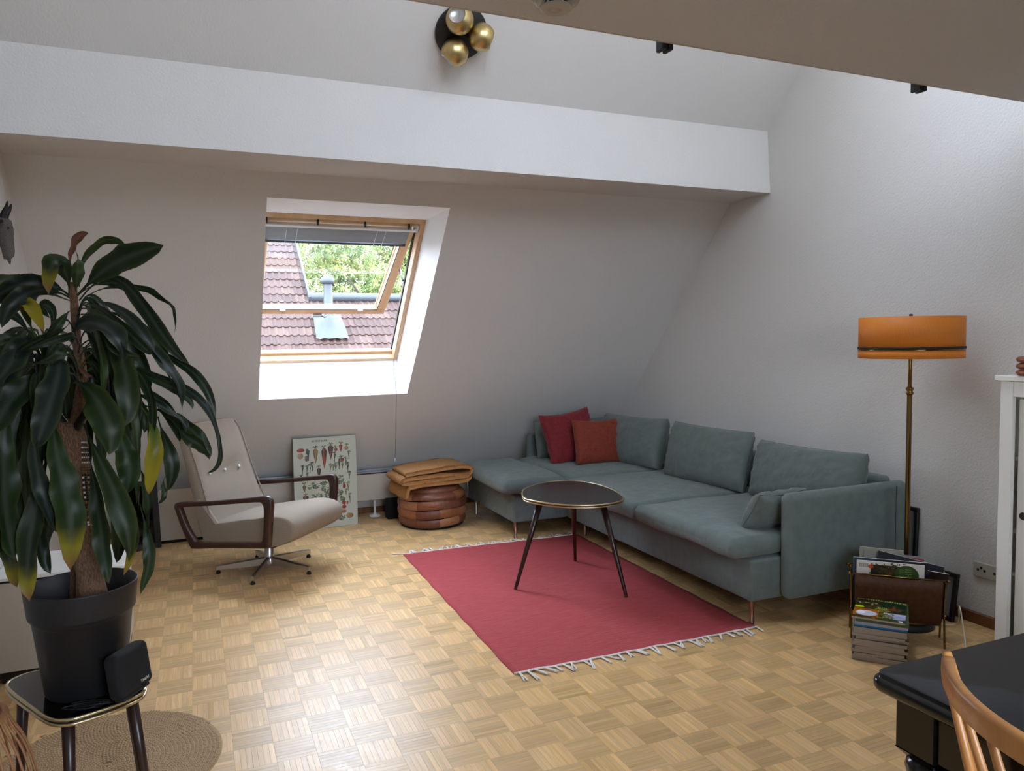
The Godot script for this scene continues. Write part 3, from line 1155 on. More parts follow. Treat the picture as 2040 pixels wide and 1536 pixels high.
# ---------------------------------------------------------------- sofa
# a soft block: plump middle, sagging edges, slight irregularity
func soft_bend(size: Vector3, plump: float, droop: float, seed_: int, axis := 1) -> Callable:
	var n := FastNoiseLite.new()
	n.seed = seed_
	n.frequency = 2.2
	var h := size / 2
	return func(q: Vector3, d: Vector3) -> Vector3:
		var a := (axis + 1) % 3
		var b := (axis + 2) % 3
		var u := clampf(q[a] / h[a], -1, 1)
		var v := clampf(q[b] / h[b], -1, 1)
		var f := (1.0 - u * u) * (1.0 - v * v)
		var p := q
		p[axis] += signf(q[axis]) * plump * (0.55 * sqrt(maxf(f, 0.0)) + 0.45 * f) * clampf(absf(q[axis]) / h[axis], 0, 1)
		p[axis] -= droop * (pow(absf(u), 5) + pow(absf(v), 5)) * 0.5
		p += d * n.get_noise_3dv(q * 1.4) * 0.016
		return p


func build_sofa() -> void:
	var t := thing("sofa", "grey-green upholstered corner sofa with loose seat pads along the right wall", "sofa", Vector3(2.63, 0, -3.085))
	var o := -t.position
	var cloth: Material = M.sofa_cloth
	var mb := MB.new()
	# bases: the long run along the wall, and the corner with the footstool end
	mb.rbox(Vector3((2.635 + 3.66) / 2, 0.242, (-3.085 - 5.21) / 2), Vector3(1.025, 0.224, 2.125), 0.018, 3, 3, xf(o))
	piece("base_frame", mb.done(), cloth, t)
	mb = MB.new()
	mb.rbox(Vector3((2.185 + 3.66) / 2, 0.242, (-5.21 - 6.24) / 2), Vector3(1.475, 0.224, 1.03), 0.018, 3, 3, xf(o))
	piece("base_frame", mb.done(), cloth, t)
	# seat pads: centre, size
	for c in [[Vector3(3.04, 0.419, -3.575), Vector3(1.04, 0.105, 0.965)], [Vector3(3.04, 0.419, -4.555), Vector3(1.04, 0.105, 0.975)], [Vector3(3.085, 0.419, -5.60), Vector3(0.95, 0.105, 1.10)], [Vector3(2.345, 0.419, -5.665), Vector3(0.52, 0.105, 1.07)]]:
		mb = MB.new()
		var size: Vector3 = c[1]
		mb.rbox(c[0], size, 0.045, 4, 8, xf(o), soft_bend(size, 0.020, 0.004, int(c[0].z * -100)))
		piece("seat_pad", mb.done(), cloth, t)
	# backs
	mb = MB.new()
	mb.rbox(Vector3(3.625, 0.42, (-3.12 - 6.20) / 2), Vector3(0.10, 0.58, 3.08), 0.03, 4, 2, xf(o))
	piece("backrest", mb.done(), cloth, t)
	mb = MB.new()
	mb.rbox(Vector3((2.74 + 3.63) / 2, 0.40, -6.185), Vector3(0.89, 0.54, 0.09), 0.03, 4, 2, xf(o))
	piece("backrest", mb.done(), cloth, t)
	# arm: panel outside the base, bending round into the back
	mb = MB.new()
	mb.rbox(Vector3((2.81 + 3.675) / 2, 0.4165, -3.045), Vector3(0.865, 0.563, 0.082), 0.038, 5, 4, xf(o))
	piece("arm", mb.done(), cloth, t)
	mb = MB.new()
	mb.box(Vector3(3.57, 0.415, -3.0035), Vector3(0.004, 0.53, 0.003), 0.001, xf(o))
	piece("seam", mb.done(), M.slate_grey, t)
	# legs: slim tapered copper-coloured
	for l in [Vector3(2.675, 0, -3.13), Vector3(2.225, 0, -5.265), Vector3(2.225, 0, -6.14), Vector3(2.74, 0, -5.10), Vector3(3.62, 0, -3.13), Vector3(3.62, 0, -5.2), Vector3(3.62, 0, -6.10)]:
		mb = MB.new()
		mb.lathe([[0.0, 0.0], [0.014, 0.0], [0.014, 0.012], [0.010, 0.015], [0.017, 0.135], [0.017, 0.145]], 16)
		piece("leg", mb.done(), M.copper_leg if l.x < 3 and l.z > -6 else M.chrome, t, l + o)


# a stuffed cushion: w wide (x), h high (y), thick in z, corners drawn out
func pillow_mesh(w: float, h: float, thick: float, seed_: int, wrinkle := 0.006, slump := 0.0, pinch := 0.055) -> ArrayMesh:
	var n := FastNoiseLite.new()
	n.seed = seed_
	n.frequency = 3.2
	var fine := FastNoiseLite.new()
	fine.seed = seed_ + 1
	fine.frequency = 9.0
	var mb := MB.new()
	var div := 22
	for side in [1.0, -1.0]:
		var rows := []
		for i in div + 1:
			var row := PackedVector3Array()
			for j in div + 1:
				var u = sin((float(j) / div - 0.5) * PI) * side
				var v := sin((float(i) / div - 0.5) * PI)
				var fu = 1.0 - u * u
				var fv := 1.0 - v * v
				var x: float = u * w / 2 * (1.0 - pinch * fv * absf(u))
				var y: float = v * h / 2 * (1.0 - 0.9 * pinch * fu * absf(v))
				var z := thick / 2 * pow(fu, 0.30) * pow(fv, 0.30)
				var edge := pow(absf(u), 8) + pow(absf(v), 8)
				var crease := wrinkle * n.get_noise_3d(u * 1.2, v * 1.2, side) * 2.4 + wrinkle * fine.get_noise_3d(u, v * 1.3, side + 4) * 1.2 * edge
				if fu > 0.0001 and fv > 0.0001: z += crease * minf(1.0, z * 30.0)
				z = z * side
				# slump: the lower half bulges, the top sinks a little
				y -= slump * fu * (0.5 + 0.5 * v) * 0.5
				z *= 1.0 + 0.25 * slump / maxf(h, 0.01) - 0.3 * v * minf(1.0, slump * 6.0)
				row.append(Vector3(x, y, z))
			rows.append(row)
		mb.grid(rows)
	return mb.done()


func pillow(called: String, label: String, category: String, group: String, at: Vector3, w: float, h: float, thick: float, turn: Vector3, m: Material, seed_: int, wrinkle := 0.006, slump := 0.03) -> void:
	var pinch := 0.02 if w > 0.6 else 0.055
	var t := thing(called, label, category, at, 0.0, group)
	t.basis = Basis.from_euler(turn)
	piece("cover", pillow_mesh(w, h, thick, seed_, wrinkle, slump, pinch), m, t)
	var mb := MB.new()
	# piping round the seam
	var path := []
	var k := 40
	for i in k + 1:
		var a := TAU * i / k
		var s := Vector2(cos(a), sin(a))
		var q := s / maxf(absf(s.x), absf(s.y))
		var fu := 1.0 - q.x * q.x
		var fv := 1.0 - q.y * q.y
		var y := q.y * h / 2 * (1.0 - 0.9 * pinch * fu * absf(q.y))
		y -= slump * fu * (0.5 + 0.5 * q.y) * 0.5
		path.append(Vector3(q.x * w / 2 * (1.0 - pinch * fv * absf(q.x)), y, 0))
	mb.tube(path, 0.0035, 6, false)
	piece("piping", mb.done(), m, t)


func build_cushions() -> void:
	var sc: Material = M.sofa_pillow_cloth
	var g := "loose back cushions of the corner sofa"
	# local z of a cushion looks into the room
	pillow("back_cushion", "large grey-green back cushion nearest the sofa's arm", "cushion", g, Vector3(3.42, 0.652, -3.53), 0.84, 0.385, 0.25, Vector3(-0.24, -PI / 2 + 0.02, 0.02), sc, 3, 0.007, 0.015)
	pillow("back_cushion", "large grey-green back cushion in the middle of the sofa, tilted against the wall", "cushion", g, Vector3(3.375, 0.672, -4.43), 0.78, 0.415, 0.23, Vector3(-0.24, -PI / 2 + 0.12, -0.01), sc, 4, 0.007, 0.012)
	pillow("back_cushion", "large grey-green back cushion beside the rust cushion in the sofa's corner", "cushion", g, Vector3(3.36, 0.665, -5.42), 0.82, 0.41, 0.25, Vector3(-0.24, -PI / 2 + 0.10, 0.02), sc, 5, 0.007, 0.015)
	pillow("back_cushion", "grey-green back cushion mostly hidden behind the red velvet cushion", "cushion", g, Vector3(3.09, 0.635, -6.00), 0.70, 0.33, 0.17, Vector3(-0.28, 0.0, 0.0), sc, 6, 0.006, 0.012)
	pillow("arm_cushion", "small pale grey-green cushion leaning against the inside of the sofa's arm", "cushion", "", Vector3(2.90, 0.582, -3.215), 0.36, 0.225, 0.15, Vector3(-0.55, PI + 0.10, 0.02), sc, 9, 0.006, 0.03)
	pillow("scatter_cushion", "dark red velvet cushion leaning in the sofa's corner behind the rust one", "cushion", "", Vector3(2.935, 0.692, -5.72), 0.50, 0.44, 0.16, Vector3(-0.32, 0.10, 0.10), M.red_velvet, 12, 0.009, 0.03)
	pillow("scatter_cushion", "smaller rust brown velvet cushion in front of the red one", "cushion", "", Vector3(3.08, 0.662, -5.51), 0.42, 0.375, 0.14, Vector3(-0.30, -0.04, -0.02), M.rust_velvet, 14, 0.007, 0.02)


# ---------------------------------------------------------------- rug
func build_rug() -> void:
	var t := thing("rug", "red flat-woven wool rug with white knotted fringe under the coffee table", "rug", Vector3(1.99, 0, -4.12))
	var c := [Vector2(1.286, -3.090), Vector2(2.655, -3.070), Vector2(2.690, -5.135), Vector2(1.321, -5.187)]
	var r := RandomNumberGenerator.new()
	r.seed = 3
	var nz := FastNoiseLite.new()
	nz.frequency = 1.3
	var mb := MB.new()
	var rows := []
	var nu := 40
	var nv := 60
	var top := func(u: float, v: float) -> Vector3:
		var p: Vector2 = c[0].lerp(c[1], u).lerp(c[3].lerp(c[2], u), v)
		var wav := 0.006 * sin(v * 46.0 + 1.0) * (1.0 if u < 0.02 or u > 0.98 else 0.0)
		var y := 0.0065 + 0.004 * maxf(0.0, nz.get_noise_2d(p.x * 1.6, p.y * 1.6))
		# a soft fold in front of the table's left leg
		var d := (p - Vector2(1.60, -4.02)).rotated(0.75)
		y += 0.006 * exp(-pow(d.y / 0.02, 2)) * exp(-pow(d.x / 0.13, 2))
		return Vector3(p.x + wav * 0.4, y, p.y) - t.position
	for i in nv + 1:
		var row := PackedVector3Array()
		for j in nu + 1: row.append(top.call(float(j) / nu, float(i) / nv))
		rows.append(row)
	mb.grid(rows)
	# edges down to the floor
	for e in 2:
		var a := PackedVector3Array()
		var b := PackedVector3Array()
		for i in nv + 1:
			var p: Vector3 = rows[i][0 if e == 0 else nu]
			a.append(p)
			b.append(Vector3(p.x, 0.0005, p.z))
		mb.grid([b, a] if e == 1 else [a, b])
	piece("weave", mb.done(), M.rug_red, t)
	# corded ends and knotted fringe
	for e in 2:
		var v := float(e)
		var path := []
		for k in 30:
			var p: Vector3 = top.call(k / 29.0, v)
			path.append(p + Vector3(0, -0.001, 0.004 * sin(k * 1.9) + (0.004 if e == 0 else -0.004)))
		mb = MB.new()
		mb.tube(path, 0.005, 6)
		piece("end_cord", mb.done(), M.fringe_white, t)
		var count := 30 if e == 0 else 44
		for k in count:
			var u := (k + 0.5 + r.randf_range(-0.35, 0.35)) / count
			var p: Vector3 = top.call(u, v)
			var out := 1.0 if e == 0 else -1.0
			var len := r.randf_range(0.055, 0.105) if e == 0 else r.randf_range(0.05, 0.095)
			var drift := r.randf_range(-0.03, 0.05)
			if k == 0 and e == 1: drift = -0.09
			mb = MB.new()
			for s in 2:
				var off := (s - 0.5) * 0.007
				var pts := smooth_path([p + Vector3(off, -0.001, 0), p + Vector3(off * 0.6 + drift * 0.3, 0.001, out * len * 0.35), p + Vector3(off * 1.4 + drift + r.randf_range(-0.006, 0.006), -0.002, out * len)], 4)
				for q in pts.size(): pts[q].y = maxf(pts[q].y, 0.0035)
				mb.tube(pts, [0.003, 0.0045, 0.0034, 0.0036, 0.0036, 0.0036, 0.004, 0.0045, 0.003], 5)
			piece("fringe_tassel", mb.done(), M.fringe_white, t)


# ---------------------------------------------------------------- three-legged coffee table
func build_coffee_table() -> void:
	var t := thing("coffee_table", "three-legged coffee table with black top and gold rim standing on the red rug", "table", Vector3(2.12, 0, -4.13))
	var o := -t.position
	var ring := smooth_ring(PackedVector2Array([Vector2(1.812, -4.15), Vector2(1.914, -4.378), Vector2(2.077, -4.506), Vector2(2.243, -4.538), Vector2(2.345, -4.480), Vector2(2.408, -4.340), Vector2(2.415, -4.150), Vector2(2.372, -3.940), Vector2(2.320, -3.842), Vector2(2.240, -3.785), Vector2(2.113, -3.775), Vector2(1.985, -3.827), Vector2(1.887, -3.930), Vector2(1.828, -4.040)]), 4)
	var poly := PackedVector2Array()
	for p in ring: poly.append(Vector2(p.x + o.x, -(p.y + o.z)))
	var flat := Transform3D(Basis(Vector3.RIGHT, -PI / 2), Vector3.ZERO)
	var mb := MB.new()
	mb.prism(poly, 0.545, 0.5645, 0.002, flat, true)
	piece("tabletop", mb.done(), M.worn_black_glass, t)
	mb = MB.new()
	for y in [0.562, 0.5485]:
		var path := []
		for p in poly: path.append(Vector3(p.x, y, -p.y))
		path.append(path[0])
		path.append(path[1])
		mb.tube(path, 0.0058 if y > 0.56 else 0.0045, 8, false)
	piece("gold_rim", mb.done(), M.gold_trim, t)
	var feet := [Vector3(1.745, 0.0125, -4.142), Vector3(2.345, 0.0125, -4.509), Vector3(2.276, 0.0125, -3.736)]
	var tops := [Vector3(1.905, 0.546, -4.11), Vector3(2.255, 0.546, -4.36), Vector3(2.215, 0.546, -3.905)]
	for k in 3:
		mb = MB.new()
		var f: Vector3 = feet[k] + o
		var u: Vector3 = tops[k] + o
		mb.tube([f, f.lerp(u, 0.03), f.lerp(u, 0.5), u], [0.0095, 0.0105, 0.0155, 0.0215], 14)
		piece("leg", mb.done(), M.leg_dark if k != 1 else M.mahogany, t)
		mb = MB.new()
		mb.tube([f - Vector3(0, 0.002, 0), f.lerp(u, 0.028)], 0.0102, 12)
		piece("foot_cap", mb.done(), M.dark_brass, t)


# ---------------------------------------------------------------- swivel armchair
func build_armchair() -> void:
	var turn := deg_to_rad(50.3)
	var t := thing("armchair", "beige upholstered swivel armchair with dark wooden arms on a chrome star base", "armchair", Vector3(0.42, 0, -5.26), turn)
	# local z: the way the chair faces
	var mb := MB.new()
	# back: lofted from the seat up, concave sides, rolled top
	var rings := []
	var ys := [0.33, 0.38, 0.46, 0.56, 0.66, 0.76, 0.86, 0.93, 0.975, 0.995]
	for i in ys.size():
		var y: float = ys[i]
		var k := (y - 0.33) / 0.665
		var half := lerpf(0.295, 0.275, smoothstep(0.05, 0.6, k))
		if k > 0.85: half -= 0.05 * pow((k - 0.85) / 0.15, 2)
		var zf := lerpf(-0.195, -0.43, pow(k, 0.9)) + 0.005 * sin(k * PI)
		var thick := lerpf(0.13, 0.085, k)
		if k > 0.9: thick *= 1.0 - 0.5 * pow((k - 0.9) / 0.1, 2)
		var ring := PackedVector3Array()
		for j in 28:
			var a := TAU * j / 28.0
			var cx := signf(cos(a)) * pow(absf(cos(a)), 0.45)
			var cz := signf(sin(a)) * pow(absf(sin(a)), 0.45)
			var hollow := 0.022 * (1.0 - cx * cx) if cz > 0 else 0.0
			# three buttons dimple the front
			var z := zf - thick / 2 + cz * thick / 2 + 0.018 * cx * cx * (1.0 if cz > 0 else 0.0) - hollow * 0.4
			if cz > 0.5:
				for bx in [-0.15, 0.0, 0.15]:
					var d := Vector2(cx * half - bx, y - 0.665).length()
					z -= 0.022 * exp(-d * d * 380.0)
			ring.append(Vector3(cx * half, y, z))
		ring.reverse()
		rings.append(ring)
	var fine := []
	for i in rings.size() - 1:
		for s in 3:
			var row := PackedVector3Array()
			for j in 28: row.append(rings[i][j].lerp(rings[i + 1][j], s / 3.0))
			fine.append(row)
	fine.append(rings[-1])
	mb.loft(fine)
	piece("backrest", mb.done(), M.chair_cloth, t)
	for bx in [-0.15, 0.0, 0.15]:
		mb = MB.new()
		mb.lathe([[0.0, 0.007], [0.006, 0.006], [0.010, 0.002], [0.0105, -0.003], [0.0, -0.004]], 14, Vector3.ZERO, xf(Vector3(bx, 0.665, -0.327), Vector3(PI / 2 - 0.33, 0, 0)))
		piece("button", mb.done(), M.white_paint, t)
	# piping down the back's side edges
	for sx in [-1, 1]:
		mb = MB.new()
		var path := []
		for i in range(1, ys.size() - 1):
			var y: float = ys[i]
			var k := (y - 0.33) / 0.665
			var half := lerpf(0.295, 0.275, smoothstep(0.05, 0.6, k)) - (0.05 * pow((k - 0.85) / 0.15, 2) if k > 0.85 else 0.0)
			path.append(Vector3(sx * (half - 0.004), y, lerpf(-0.195, -0.43, pow(k, 0.9)) + 0.005 * sin(k * PI) + 0.006))
		mb.tube(smooth_path(path, 3), 0.0055, 6)
		piece("piping", mb.done(), M.chair_cloth, t)
	# seat: side profile swept across, rolled over the front
	var prof := [[-0.24, 0.355], [-0.10, 0.385], [0.06, 0.415], [0.20, 0.437], [0.29, 0.440], [0.36, 0.425], [0.402, 0.385], [0.405, 0.335], [0.37, 0.290], [0.28, 0.250], [0.10, 0.222], [-0.10, 0.215], [-0.22, 0.225], [-0.265, 0.28]]
	var pr := PackedVector2Array()
	for p in prof: pr.append(Vector2(p[0], p[1]))
	pr = smooth_ring(pr, 3)
	var mid := Vector2(0.08, 0.33)
	rings = []
	for x in [-0.300, -0.296, -0.285, -0.24, -0.16, -0.08, 0.0, 0.08, 0.16, 0.24, 0.285, 0.296, 0.300]:
		var e := absf(x) / 0.30
		var shrink := 1.0 - 0.05 * pow(e, 10) - (0.05 if e >= 0.999 else 0.0)
		var ring := PackedVector3Array()
		for p in pr:
			var q := mid + (p - mid) * shrink
			var dent := 0.0
			if q.y > 0.36: dent = 0.012 * exp(-pow((q.x - 0.12) / 0.07, 2)) * exp(-pow((absf(x) - 0.09) / 0.05, 2)) + 0.006 * exp(-pow((q.x - 0.12) / 0.03, 2))
			ring.append(Vector3(x, q.y + (0.012 * (1.0 - e * e) if q.y > 0.33 else 0.0) - dent, q.x))
		ring.reverse()
		rings.append(ring)
	mb = MB.new()
	mb.loft(rings)
	piece("seat", mb.done(), M.chair_cloth, t)
	# upholstered side cheeks under the arms
	for sx in [-1, 1]:
		mb = MB.new()
		var cheek := PackedVector2Array([Vector2(0.26, 0.285), Vector2(0.24, 0.365), Vector2(-0.16, 0.35), Vector2(-0.30, 0.52), Vector2(-0.37, 0.50), Vector2(-0.285, 0.25), Vector2(-0.1, 0.225), Vector2(0.24, 0.25)])
		mb.prism(cheek, -0.020, 0.020, 0.010, Transform3D(Basis(Vector3(0, 0, 1), Vector3.UP, Vector3(-1, 0, 0)), Vector3(sx * 0.279, 0, 0)), true)
		piece("side_panel", mb.done(), M.chair_cloth, t)
	mb = MB.new()
	mb.box(Vector3(0, 0.207, -0.02), Vector3(0.34, 0.018, 0.36), 0.004)
	piece("seat_plate", mb.done(), M.black_plastic, t)
	# arms: closed wooden frames
	for sx in [-1, 1]:
		var outer := smooth_ring(PackedVector2Array([Vector2(0.262, 0.588), Vector2(0.16, 0.574), Vector2(-0.15, 0.535), Vector2(-0.36, 0.520), Vector2(-0.408, 0.500), Vector2(-0.402, 0.462), Vector2(-0.355, 0.345), Vector2(-0.305, 0.245), Vector2(-0.270, 0.228), Vector2(-0.10, 0.243), Vector2(0.15, 0.258), Vector2(0.265, 0.268), Vector2(0.285, 0.300), Vector2(0.299, 0.430), Vector2(0.310, 0.530), Vector2(0.300, 0.572)]), 4)
		var inner := smooth_ring(PackedVector2Array([Vector2(0.215, 0.548), Vector2(0.10, 0.537), Vector2(-0.15, 0.508), Vector2(-0.33, 0.492), Vector2(-0.358, 0.482), Vector2(-0.352, 0.455), Vector2(-0.315, 0.365), Vector2(-0.265, 0.290), Vector2(-0.235, 0.272), Vector2(-0.10, 0.277), Vector2(0.12, 0.292), Vector2(0.215, 0.300), Vector2(0.236, 0.325), Vector2(0.247, 0.430), Vector2(0.250, 0.510), Vector2(0.240, 0.540)]), 4)
		mb = MB.new()
		var w := 0.021
		var ch := 0.008
		var rows := []
		for lay in [[0.0, -w + ch], [0.0, w - ch], [0.16, w], [0.84, w], [1.0, w - ch], [1.0, -w + ch], [0.84, -w], [0.16, -w]]:
			var row := PackedVector3Array()
			for k in outer.size():
				var p := outer[k].lerp(inner[k], lay[0])
				row.append(Vector3(sx * 0.385 + lay[1], p.y, p.x))
			rows.append(row)
		rows.append(rows[0])
		mb.grid(rows, true)
		piece("arm", mb.done(), M.teak_dark, t)
	# column and five-star base
	mb = MB.new()
	mb.lathe([[0.030, 0.04], [0.030, 0.155], [0.026, 0.16], [0.026, 0.205]], 20)
	piece("column", mb.done(), M.chrome, t)
	mb = MB.new()
	mb.lathe([[0.0, 0.03], [0.034, 0.032], [0.036, 0.045], [0.036, 0.085], [0.030, 0.09]], 20)
	piece("hub", mb.done(), M.chrome, t)
	for tip in [Vector2(0.076, -5.306), Vector2(0.27, -4.911), Vector2(0.669, -5.0), Vector2(0.725, -5.445), Vector2(0.358, -5.621)]:
		var d := Vector3(tip.x - 0.42, 0, tip.y + 5.26)
		var b := Basis(Vector3.UP, -turn)
		var dir := (b * d).normalized()
		mb = MB.new()
		var side := dir.cross(Vector3.UP)
		var rows := []
		for k in [[0.02, 0.032, 0.088, 0.014], [0.30, 0.026, 0.060, 0.013], [0.335, 0.026, 0.054, 0.012]]:
			var c: Vector3 = dir * k[0]
			rows.append(PackedVector3Array([c + side * k[3] + Vector3.UP * k[1], c + side * k[3] + Vector3.UP * (k[2] - 0.006), c + side * (k[3] - 0.006) + Vector3.UP * k[2], c - side * (k[3] - 0.006) + Vector3.UP * k[2], c - side * k[3] + Vector3.UP * (k[2] - 0.006), c - side * k[3] + Vector3.UP * k[1]]))
		mb.smooth(false)
		mb.loft(rows)
		var leg := piece("base_leg", mb.done(), M.chrome, t)
		mb = MB.new()
		mb.lathe([[0.0, 0.0], [0.014, 0.0], [0.016, 0.004], [0.013, 0.016], [0.008, 0.018], [0.008, 0.034]], 14, dir * 0.325)
		piece("foot", mb.done(), M.black_rubber, leg)


# ---------------------------------------------------------------- radiator, board, poster
func build_radiator_and_poster() -> void:
	var t := thing("radiator", "long low cream convector radiator on white feet under the roof window", "radiator", Vector3(1.29, 0, -6.49))
	var mb := MB.new()
	mb.rbox(Vector3(0, 0.265, 0), Vector3(1.93, 0.24, 0.09), 0.008, 3, 1)
	piece("body", mb.done(), M.cream_paint, t)
	mb = MB.new()
	mb.box(Vector3(0, 0.392, -0.005), Vector3(1.93, 0.012, 0.10), 0.003)
	mb.box(Vector3(0, 0.402, -0.03), Vector3(1.93, 0.012, 0.03), 0.003)
	piece("top_grille", mb.done(), M.grey_metal, t)
	mb = MB.new()
	mb.box(Vector3(0, 0.380, 0.012), Vector3(1.93, 0.008, 0.07), 0.002)
	piece("shadow_gap", mb.done(), M.slate_grey, t)
	for x in [-0.75, 0.115, 0.80]:
		mb = MB.new()
		mb.lathe([[0.0, 0.0], [0.048, 0.0], [0.05, 0.006], [0.044, 0.016], [0.016, 0.024], [0.010, 0.034], [0.010, 0.15]], 20, Vector3(x, 0, 0.02))
		piece("foot", mb.done(), M.white_plastic, t)
	t = thing("black_box", "small black box on the floor under the radiator beside the leather pouf", "box", Vector3(1.535, 0, -6.34))
	mb = MB.new()
	mb.rbox(Vector3(0, 0.085, 0), Vector3(0.12, 0.17, 0.10), 0.012, 3, 1)
	piece("housing", mb.done(), M.felt_black, t)
	# white board with a dark strip standing in for the shaded floor gap, behind the armchair
	t = thing("white_panel", "plain white low panel with dark gap at the floor behind the armchair", "panel", Vector3(-0.286, 0, -6.30))
	mb = MB.new()
	mb.box(Vector3(0.29, 0.215, 0), Vector3(0.58, 0.39, 0.03), 0.003)
	piece("board", mb.done(), M.cream_paint, t)
	mb = MB.new()
	mb.box(Vector3(0.29, 0.012, 0.001), Vector3(0.58, 0.022, 0.034), 0.002)
	piece("floor_gap_strip", mb.done(), M.dark_gap, t)
	# dark frames leaning by it
	t = thing("leaning_frame", "dark brown picture frame leaning behind the plant's lower leaves", "frame", Vector3(-0.42, 0, -6.14), 0.32)
	t.rotate_object_local(Vector3.RIGHT, -0.10)
	frame_parts(t, 0.30, 0.52, 0.045, M.brown_frame, M.black_glass)
	# vegetable chart
	var ang := atan2(0.045, 0.515)
	t = thing("wall_chart", "unframed vintage vegetable chart on board leaning behind the armchair's seat", "chart", Vector3(0.957, 0, -6.222), ang)
	mb = MB.new()
	mb.box(Vector3(0, 0.378, -0.010), Vector3(0.515, 0.754, 0.014), 0.002)
	piece("board", mb.done(), M.mount_board, t)
	mb = MB.new()
	mb.quad(Vector3(-0.256, 0.002, -0.0024), Vector3(0.256, 0.002, -0.0024), Vector3(0.256, 0.752, -0.0024), Vector3(-0.256, 0.752, -0.0024), Vector2(0, 1), Vector2(1, 1), Vector2(1, 0), Vector2(0, 0))
	var pm := mat("chart_print", Color.WHITE, 0.6)
	pm.albedo_texture = chart_image()
	piece("print", mb.done(), pm, t)
	letters("AU POTAGER", 0.014, M.brown_frame, t, Transform3D(Basis(), Vector3(-0.045, 0.722, -0.0022)), "title")


func letters(text: String, height: float, m: Material, parent: Node3D, x: Transform3D, called := "lettering", font := "Droid Serif", depth := 0.0004) -> MeshInstance3D:
	var f := SystemFont.new()
	f.font_names = PackedStringArray([font])
	f.font_weight = 700
	var tm := TextMesh.new()
	tm.text = text
	tm.font = f
	tm.font_size = 32
	tm.pixel_size = height / 23.0
	tm.depth = depth
	tm.curve_step = 2.0
	var o := piece(called, tm, m, parent)
	o.transform = x
	return o


func frame_parts(t: Node3D, w: float, h: float, b: float, m: Material, face: Material) -> void:
	for k in [[Vector3(0, b / 2, 0), Vector3(w, b, 0.022)], [Vector3(0, h - b / 2, 0), Vector3(w, b, 0.022)], [Vector3(-w / 2 + b / 2, h / 2, 0), Vector3(b, h - 2 * b, 0.022)], [Vector3(w / 2 - b / 2, h / 2, 0), Vector3(b, h - 2 * b, 0.022)]]:
		var mb := MB.new()
		mb.box(k[0], k[1], 0.003)
		piece("frame_bar", mb.done(), m, t)
	var mb := MB.new()
	mb.box(Vector3(0, h / 2, -0.004), Vector3(w - 2 * b, h - 2 * b, 0.006), 0.0)
	piece("picture", mb.done(), face, t)


